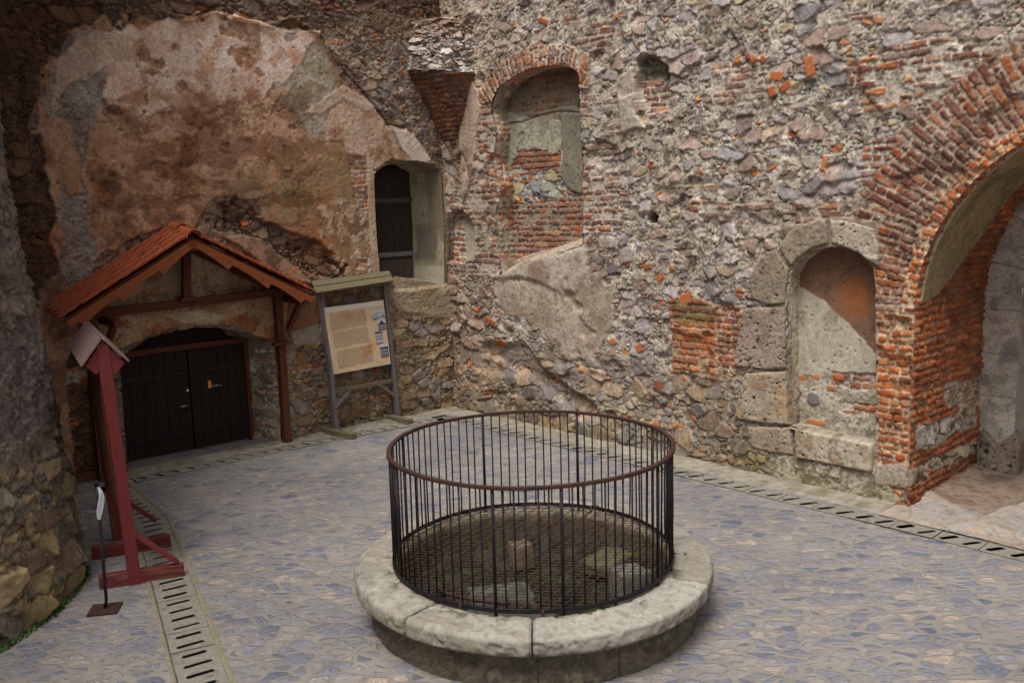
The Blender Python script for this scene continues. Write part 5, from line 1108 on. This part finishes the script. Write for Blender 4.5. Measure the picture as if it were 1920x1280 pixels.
# ------------------------------------------------------------------ well
WC = np.array([0.155, 8.60, 0.0]); WR_IN, WR_OUT, ZT = 1.33, 1.76, .525
we = empty('stone_well', tuple(WC), 'round stone well head with worn pale coping stones in the middle of the paving', 'well')
CW = [c8(168,160,147), c8(154,146,132), c8(176,170,158), c8(138,130,116)]
def coping(a0, a1, seed, dz, dr, cols):
    na = max(8, int(math.radians(a1-a0)*1.74/.013)); an = np.radians(np.linspace(a0, a1, na))
    prof_ = resample([(WR_IN+.01, .345), (WR_IN, .47), (WR_IN+.02, ZT-.012), (WR_IN+.05, ZT), (WR_OUT-.04, ZT-.002), (WR_OUT-.012, ZT-.012), (WR_OUT, ZT-.034), (WR_OUT, ZT-.15), (WR_OUT-.02, ZT-.175), (WR_OUT-.20, .345)], .014)
    n = len(prof_); A_, I = np.meshgrid(an, np.arange(n)); a = A_.ravel(); r_ = prof_[I.ravel(), 0]; z_ = prof_[I.ravel(), 1]; s_ = I.ravel()*.014
    x = a*1.6; c, h = plaster(x, s_, seed, cols, .9, 2.2, 0); n1 = fbm(x, s_, 5, 4, seed+1); nn = fbm(x, s_, 18, 4, seed+2)
    e = np.minimum(a-an[0], an[-1]-a)*1.6; cut = ss(.028, 0, e+.03*(n1-.5))
    c = c.mean(0)[None]*.5+c*.5; top = ss(ZT-.05, ZT-.01, z_); out = ss(WR_OUT-.03, WR_OUT-.005, r_)
    cx = np.sum(prof_[:, 0])/n
    pit = ss(.60, .68, fbm(x, s_, 11, 4, seed+4))
    dzz = dz*top+(h*.8-.012*pit)*top-.022*cut*top+.02*(n1-.5)*top; drr = dr*out+h*.7*out-.02*cut*out+.03*(n1-.5)*out-.012*pit*out
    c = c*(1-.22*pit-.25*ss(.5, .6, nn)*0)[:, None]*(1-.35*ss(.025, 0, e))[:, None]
    lich = ss(.55, .62, fbm(x, s_, 6, 4, seed+6))*ss(ZT-.03, ZT-.1, z_); c = mixc(c, np.broadcast_to(c8(132,122,98,G), c.shape), lich*.55)
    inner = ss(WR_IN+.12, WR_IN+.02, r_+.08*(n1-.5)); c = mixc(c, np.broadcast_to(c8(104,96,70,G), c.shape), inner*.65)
    mo_ = ss(.56, .62, fbm(x, s_, 7, 4, seed+8))*ss(WR_IN+.22, WR_IN+.08, r_); c = mixc(c, np.broadcast_to(c8(70,68,44), c.shape), mo_*.8)
    c = c*(1-.25*ss(ZT-.09, ZT-.15, z_))[:, None]  # shade painted into the colour down the coping's side
    P = np.stack([(r_+drr)*np.cos(a), (r_+drr)*np.sin(a), z_+dzz], 1)+WC; F = grid_faces(na, n)
    V = list(P); fl = [F]; me = None
    # end caps
    Vn = np.array(V); base = len(Vn); caps = []
    q = 0
    for side in (0, na-1):
        ring = np.arange(n)*na+side; cv = Vn[ring].mean(0); Vn = np.vstack([Vn, cv[None]]); ci = len(Vn)-1; c = np.vstack([c, c[ring].mean(0)[None]*.6])
        for k in range(n-1): caps.append((ring[k], ring[k+1], ci, ci) if side else (ring[k+1], ring[k], ci, ci))
    me = bpy.data.meshes.new('coping_stone'); me.from_pydata([tuple(v) for v in Vn], [], [tuple(int(i) for i in f) for f in F]+[tuple(int(i) for i in f[:3]) for f in caps])
    for p in me.polygons: p.use_smooth = len(p.vertices) == 4
    at = me.attributes.new('Col', 'FLOAT_COLOR', 'POINT'); Ac = np.ones((len(Vn), 4), np.float32); Ac[:, :3] = np.clip(c, 0, .85); at.data.foreach_set('color', Ac.ravel())
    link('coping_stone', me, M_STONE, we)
for k, (a0, a1, dz, dr) in enumerate([(-130.7, -92.25, .0, .012), (-91.85, -26, -.008, .0), (-25.6, 14, -.006, -.006), (14.6, 62, -.012, -.01), (62.6, 118, -.01, .0), (118.6, 178, -.01, 0), (178.6, 228.8, .012, .006)]):
    coping(a0, a1, 401+k*7, dz, dr, [CW, [CW[0], CW[2], CW[1]], [CW[3], CW[1], CW[0]]][k % 3])
def drum(r0, z0, z1, seed, inner=False):
    na = 720; an = np.linspace(0, 2*math.pi, na); zz_ = np.arange(z0, z1+.01, .018); A_, Z_ = np.meshgrid(an, zz_); a = A_.ravel(); z_ = Z_.ravel(); x = a*r0
    S = Surf(x, z_, plaster(np.cos(a)*r0*1.5, np.sin(a)*r0*1.5+z_*2.2, seed, [c8(104,96,82), c8(122,112,96), c8(96,90,80), c8(134,124,104)], .9, 1.8, .0))
    n3 = fbm(np.cos(a)*r0*3+9, np.sin(a)*r0*3+z_*4, 2.2, 5, seed+4); S.tint(ss(.5, .66, n3)*.6, (.74, .70, .64)); S.tint(ss(.12, .0, z_)*.6, (.78, .76, .64))
    j = np.abs(((a*r0*1.0+.3*np.sign(np.sin(1)))/.72) % 1-.5); S.tint(ss(.488, .496, j), (.6, .56, .5)); S.push(ss(.486, .496, j), -.014)
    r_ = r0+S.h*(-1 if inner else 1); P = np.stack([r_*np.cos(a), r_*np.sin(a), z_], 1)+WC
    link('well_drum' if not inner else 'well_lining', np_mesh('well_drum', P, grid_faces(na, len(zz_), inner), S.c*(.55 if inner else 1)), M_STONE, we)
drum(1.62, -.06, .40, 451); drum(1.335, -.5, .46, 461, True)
# silted floor of the well with stones
rr_, aa_ = np.meshgrid(np.linspace(.0, 1.36, 90), np.linspace(0, 2*math.pi, 300)); r_ = rr_.ravel(); a = aa_.ravel(); x = r_*np.cos(a); y = r_*np.sin(a)
c, h = rubble(x+5, y+5, 471, (.34, .26), .35, .0, [c8(66,66,62), c8(82,80,72), c8(54,56,54), c8(88,86,76), c8(66,60,50)], c8(48,46,36), c8(28,28,22), 2.4)
mossm = ss(.5, .6, fbm(x, y, 2.2, 4, 472)); c = mixc(c, np.broadcast_to(c8(44,50,26), c.shape), mossm*.7)
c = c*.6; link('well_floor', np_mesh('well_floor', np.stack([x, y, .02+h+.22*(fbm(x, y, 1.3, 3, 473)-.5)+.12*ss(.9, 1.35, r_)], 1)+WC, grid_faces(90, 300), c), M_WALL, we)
def loose_stone(name, p, size, seed, cols, label, cat, par=None, rot=0, k=.0):
    bm = bmesh.new(); bmesh.ops.create_cube(bm, size=1); bmesh.ops.bevel(bm, geom=list(bm.edges), offset=.12, segments=2, affect='EDGES', profile=.6); bmesh.ops.subdivide_edges(bm, edges=list(bm.edges), cuts=3, use_grid_fill=True)
    me = bpy.data.meshes.new(name); bm.to_mesh(me); bm.free(); V = np.empty(len(me.vertices)*3); me.vertices.foreach_get('co', V); V = V.reshape(-1, 3)
    n = fbm(V[:, 0]*2+V[:, 2], V[:, 1]*2+seed, 1.6, 4, seed)-.5; V = V*(1+.35*n)[:, None]*np.array(size); cs, sn = math.cos(rot), math.sin(rot); V = np.stack([V[:, 0]*cs-V[:, 1]*sn, V[:, 0]*sn+V[:, 1]*cs, V[:, 2]], 1)
    me.vertices.foreach_set('co', V.ravel()); c, _ = plaster(V[:, 0]*3, V[:, 1]*3+V[:, 2]*3, seed, cols, 1, 3); at = me.attributes.new('Col', 'FLOAT_COLOR', 'POINT'); A_ = np.ones((len(V), 4), np.float32); A_[:, :3] = c; at.data.foreach_set('color', A_.ravel())
    for q in me.polygons: q.use_smooth = True
    o = link(name, me, M_STONE); o.location = tuple(p); tag(o, label, cat); return o
WCOL = [c8(84,86,86), c8(100,100,96), c8(70,72,70)]
loose_stone('rubble_stone', WC+np.array([.95, -.05, .20]), (.34, .30, .34), 481, [c8(112,112,108), c8(130,128,122)], 'pale grey block standing under the grate at the right of the well', 'stone', rot=.3)
loose_stone('rubble_stone', WC+np.array([-.35, -.15, .14]), (.62, .40, .14), 482, WCOL, 'flat bluish grey slab under the grate left of the fern', 'stone', rot=.2)
loose_stone('rubble_stone', WC+np.array([-.25, -.70, .16]), (.80, .30, .12), 483, WCOL, 'long grey slab under the grate nearest the front coping', 'stone', rot=-.1)
loose_stone('rubble_stone', WC+np.array([-.12, .80, .20]), (.22, .20, .28), 484, [c8(110,96,80), c8(128,112,94)], 'brown stone under the grate at the back of the well', 'stone', rot=.5)
loose_stone('rubble_stone', WC+np.array([.80, .55, .18]), (.5, .36, .16), 485, [c8(96,92,70), c8(112,106,82)], 'mossy flat stone under the grate at the right back of the well', 'stone', rot=.9)
def fern(p, n, size, seed, label):
    rnd = random.Random(seed); V, F = [], []
    for k in range(n):
        a = rnd.uniform(0, 6.28); L_ = size*rnd.uniform(.6, 1.1); ca, sa = math.cos(a), math.sin(a); lift = rnd.uniform(.3, .9)
        for j in range(9):
            q = (j+1)/10; c = Vector((ca*L_*q, sa*L_*q, L_*lift*math.sin(q*2.2)*.7)); w_ = size*.22*(1-q*.75)
            for sg in (-1, 1):
                b = len(V); d = Vector((-sa*sg, ca*sg, 0)); f_ = Vector((ca, sa, .1))*w_*.35; t_ = c+d*w_+f_*1.4+Vector((0, 0, -w_*.25*rnd.random()))
                V += [c-f_*.3, c+d*w_*.5-f_*.5+Vector((0, 0, .1*w_)), t_, c+d*w_*.5+f_*.9+Vector((0, 0, .1*w_))]; F.append((b, b+1, b+2, b+3))
    me = bpy.data.meshes.new('fern'); me.from_pydata([tuple(v) for v in V], [], F); o = link('fern', me, M_LEAF); o.location = tuple(p); tag(o, label, 'fern'); return o
fern(WC+np.array([.27, -.05, .22]), 12, .17, 1, 'brightest green fern under the middle of the grate')
fern(WC+np.array([-.68, .30, .20]), 10, .14, 2, 'small fern under the grate at the left back of the well')
fern(WC+np.array([-.98, .12, .18]), 7, .11, 3, 'dim fern close to the left lining under the grate')
fern(WC+np.array([.50, -.80, .28]), 9, .12, 4, 'fern at the front right under the grate beside the lining')
fern(WC+np.array([.68, -.72, .28]), 8, .12, 5, 'outermost fern at the front right under the grate')
fern(WC+np.array([1.10, .45, .30]), 12, .13, 6, 'yellowish fern growing on the right back lining of the well')
fern(WC+np.array([-.06, -1.66, .37]), 8, .05, 7, 'tiny plant hanging below the front joint of the coping')
fern(WC+np.array([1.50, -.12, .53]), 8, .045, 8, 'tiny plant growing on top of the right coping')

# ------------------------------------------------------------------ iron cage over the well
CR = 1.385; ZB, ZTOP = .575, 1.665; CC = WC+np.array([-.005, .02, 0])
cg = empty('iron_cage', tuple(CC), 'round rusty black iron railing cage with flat grate standing on the well coping', 'railing')
def ring_mesh(name, r0, r1, z0, z1, n=160, wob=.003, seed=1):
    V, F = [], []
    for k in range(n):
        a = 2*math.pi*k/n; w_ = wob*math.sin(a*3+seed)+wob*.6*math.sin(a*7+seed*2); q = wob*math.sin(a*5+seed)
        for (r, z) in ((r0, z0), (r1, z0), (r1, z1-.002), (r1-.002, z1), (r0+.002, z1), (r0, z1-.002)): V.append(((r+w_)*math.cos(a)+CC[0], (r+w_)*math.sin(a)+CC[1], z+q))
    for k in range(n):
        for j in range(6): a0 = k*6+j; a1 = k*6+(j+1) % 6; b0 = ((k+1) % n)*6+j; b1 = ((k+1) % n)*6+(j+1) % 6; F.append((a0, a1, b1, b0))
    me = bpy.data.meshes.new(name); me.from_pydata(V, [], F); bm = bmesh.new(); bm.from_mesh(me); bmesh.ops.recalc_face_normals(bm, faces=bm.faces); bm.to_mesh(me); bm.free(); return me
link('top_rail', ring_mesh('top_rail', CR-.020, CR+.024, ZTOP-.022, ZTOP+.006), M_RUST, cg); link('bottom_rail', ring_mesh('bottom_rail', CR-.006, CR+.012, ZB-.03, ZB+.012, seed=4), M_IRON, cg)
rnd = random.Random(11); NB = 88; bar_me = [tube_mesh('bar', [(rnd.uniform(-.004, .004), rnd.uniform(-.004, .004), ZB-.02), (rnd.uniform(-.006, .006), rnd.uniform(-.006, .006), (ZB+ZTOP)/2), (0, 0, ZTOP-.015)], .0082, 7) for _ in range(6)]
for me in bar_me: me.materials.append(M_RUSTBAR)
post_me = tube_mesh('upright', [(0, 0, ZB-.06), (0, 0, ZTOP-.015)], .0155, 8); post_me.materials.append(M_RUSTBAR)
for k in range(NB):
    a = 2*math.pi*(k+.3)/NB+rnd.uniform(-.006, .006); post = k in (5, 16, 27, 39, 50, 62, 68, 79)
    o = bpy.data.objects.new('upright' if post else 'bar', post_me if post else bar_me[k % 6]); COL.objects.link(o); o.parent = cg; o.matrix_basis = Matrix.Translation((CR*math.cos(a)*.998, CR*math.sin(a)*.998, 0)) @ Matrix.Rotation(rnd.uniform(-.006, .006), 4, 'X') @ Matrix.Rotation(a, 4, 'Z')
def grate():
    ms = []; rnd = random.Random(3)
    for ang, sp, z, r in ((-7, .068, ZB-.012, .0035), (58, .098, ZB-.003, .0042)):
        ca, sa = math.cos(math.radians(ang)), math.sin(math.radians(ang)); n = int(CR/sp)
        for k in range(-n, n+1):
            o_ = k*sp+rnd.uniform(-.005, .005); hl = math.sqrt(max(0, (CR-.004)**2-o_**2))
            if hl < .05: continue
            m_ = max(3, int(hl*2/.12)); pts = []
            for i in range(m_+1):
                t = -hl+2*hl*i/m_; q = o_+rnd.uniform(-.0035, .0035); x = ca*t-sa*q; y = sa*t+ca*q; sag = -.012*(1-(x*x+y*y)/CR**2); pts.append((CC[0]+x, CC[1]+y, z+sag+rnd.uniform(-.002, .002)))
            ms.append(tube_mesh('g', pts, r, 5))
    link('grate', join_mesh('grate', ms), M_RUSTNET, cg)
grate()
pts = [(CC[0]+1.30*math.cos(a), CC[1]+1.30*math.sin(a), ZB+.018) for a in np.radians(np.linspace(-131, -100, 12))]; lb = link('rusty_strip', tube_mesh('rusty_strip', pts, .016, 6), M_RUST); lb.parent = cg; lb.matrix_basis = Matrix.Translation(-cg.location)
for a in (-118.5, -88, -60, -20, 60, 130, 175):
    ar = math.radians(a); p = CC+np.array([CR*math.cos(ar), CR*math.sin(ar), 0]); link('foot_lug', tube_mesh('foot_lug', [p+np.array([0, 0, .50]), p+np.array([0, 0, ZB+.01])], .016, 8), M_RUST, cg)

# ------------------------------------------------------------------ low weeds at the tower foot
def weeds(name, pts, n, hgt, spread, seed, label):
    rnd = random.Random(seed); V, F = [], []
    for _ in range(n):
        k = rnd.randrange(len(pts)-1); q = rnd.random(); p = pts[k]*(1-q)+pts[k+1]*q; x = p[0]+rnd.gauss(0, spread); y = p[1]+rnd.gauss(0, spread); a = rnd.uniform(0, 6.28); h_ = hgt*rnd.uniform(.4, 1.2); w_ = .012
        ca, sa = math.cos(a), math.sin(a); b = len(V); V += [(x-ca*w_, y-sa*w_, 0), (x+ca*w_, y+sa*w_, 0), (x+sa*h_*.6+ca*w_*1.3, y-ca*h_*.6+sa*w_*1.3, h_*.7), (x+sa*h_*.9, y-ca*h_*.9, h_)]; F.append((b, b+1, b+2, b+3))
    me = bpy.data.meshes.new(name); me.from_pydata(V, [], F); o = link(name, me, M_LEAF); o['kind'] = 'stuff'; o['label'] = label; return o
tp = [np.array([TC[0]+3.04*math.cos(a), TC[1]+3.04*math.sin(a)]) for a in np.radians(np.linspace(-60, 22, 30))]
weeds('weeds', tp, 900, .035, .022, 3, 'low green weeds and moss along the foot of the round tower')
for (pl, us0, us1, dd, n, sd) in ((RW, .6, 8.5, -.5, 240, 5),): weeds('moss_tufts', [np.array(pl.P(us0+(us1-us0)*k/20, 0, np.interp(us0+(us1-us0)*k/20, [0, .6, 2.2, 5.2, 9.1], [-.46, -.46, -.61, -.49, -.255])*.2-.02)[:2]) for k in range(21)], n, .03, .03, sd, 'thin moss tufts along the foot of the rubble wall')

# ------------------------------------------------------------------ rest of the courtyard, and an added shading eave, outside the picture
def big_wall(name, A, B, z1, seed, label):
    A = np.array(A, float); B = np.array(B, float); L_ = np.linalg.norm(B-A); us = np.arange(0, L_, .15); vs = np.arange(-.1, z1, .15); U, V = np.meshgrid(us, vs); u = U.ravel(); v = V.ravel()
    d_ = (B-A)/L_; n_ = np.array([-d_[1], d_[0]]); c, h = rubble(u, v, seed, (.5, .35), .3)
    front = np.stack([A[0]+d_[0]*u+n_[0]*h, A[1]+d_[1]*u+n_[1]*h, v], 1); back = np.stack([A[0]+d_[0]*u-n_[0]*1.0, A[1]+d_[1]*u-n_[1]*1.0, v], 1)
    F_ = grid_faces(len(us), len(vs)); o = link(name, np_mesh(name, np.vstack([front, back]), np.vstack([F_, F_[:, ::-1]+len(u)]), np.vstack([c, c])), M_WALL); tag(o, label, 'wall')
big_wall('courtyard_wall', (-7.4, 8.0), (-7.4, -6.0), 12.0, 501, 'rubble courtyard wall running on from the round tower, outside the picture')
big_wall('courtyard_wall', (-7.4, -6.2), (15.0, -6.2), 6.5, 502, 'rubble courtyard wall behind the viewer, outside the picture')

ea_ = empty('shading_eave', tuple(LW.P(9, 8.6, -.9)), 'added timber eave, out of view, shading the left end of the plastered wall', 'eave')  # eave added out of view to darken the upper left wall
beam('eave_boarding', LW.P(5.6, 8.75, -.5), LW.P(12.5, 8.75, -.5), 1.5, .06, M_BROWNWOOD, ea_)
for k in range(10): beam('rafter', LW.P(5.8+.7*k, 8.62, -1.3), LW.P(5.8+.7*k, 8.62, .25), .09, .14, M_BROWNWOOD, ea_)
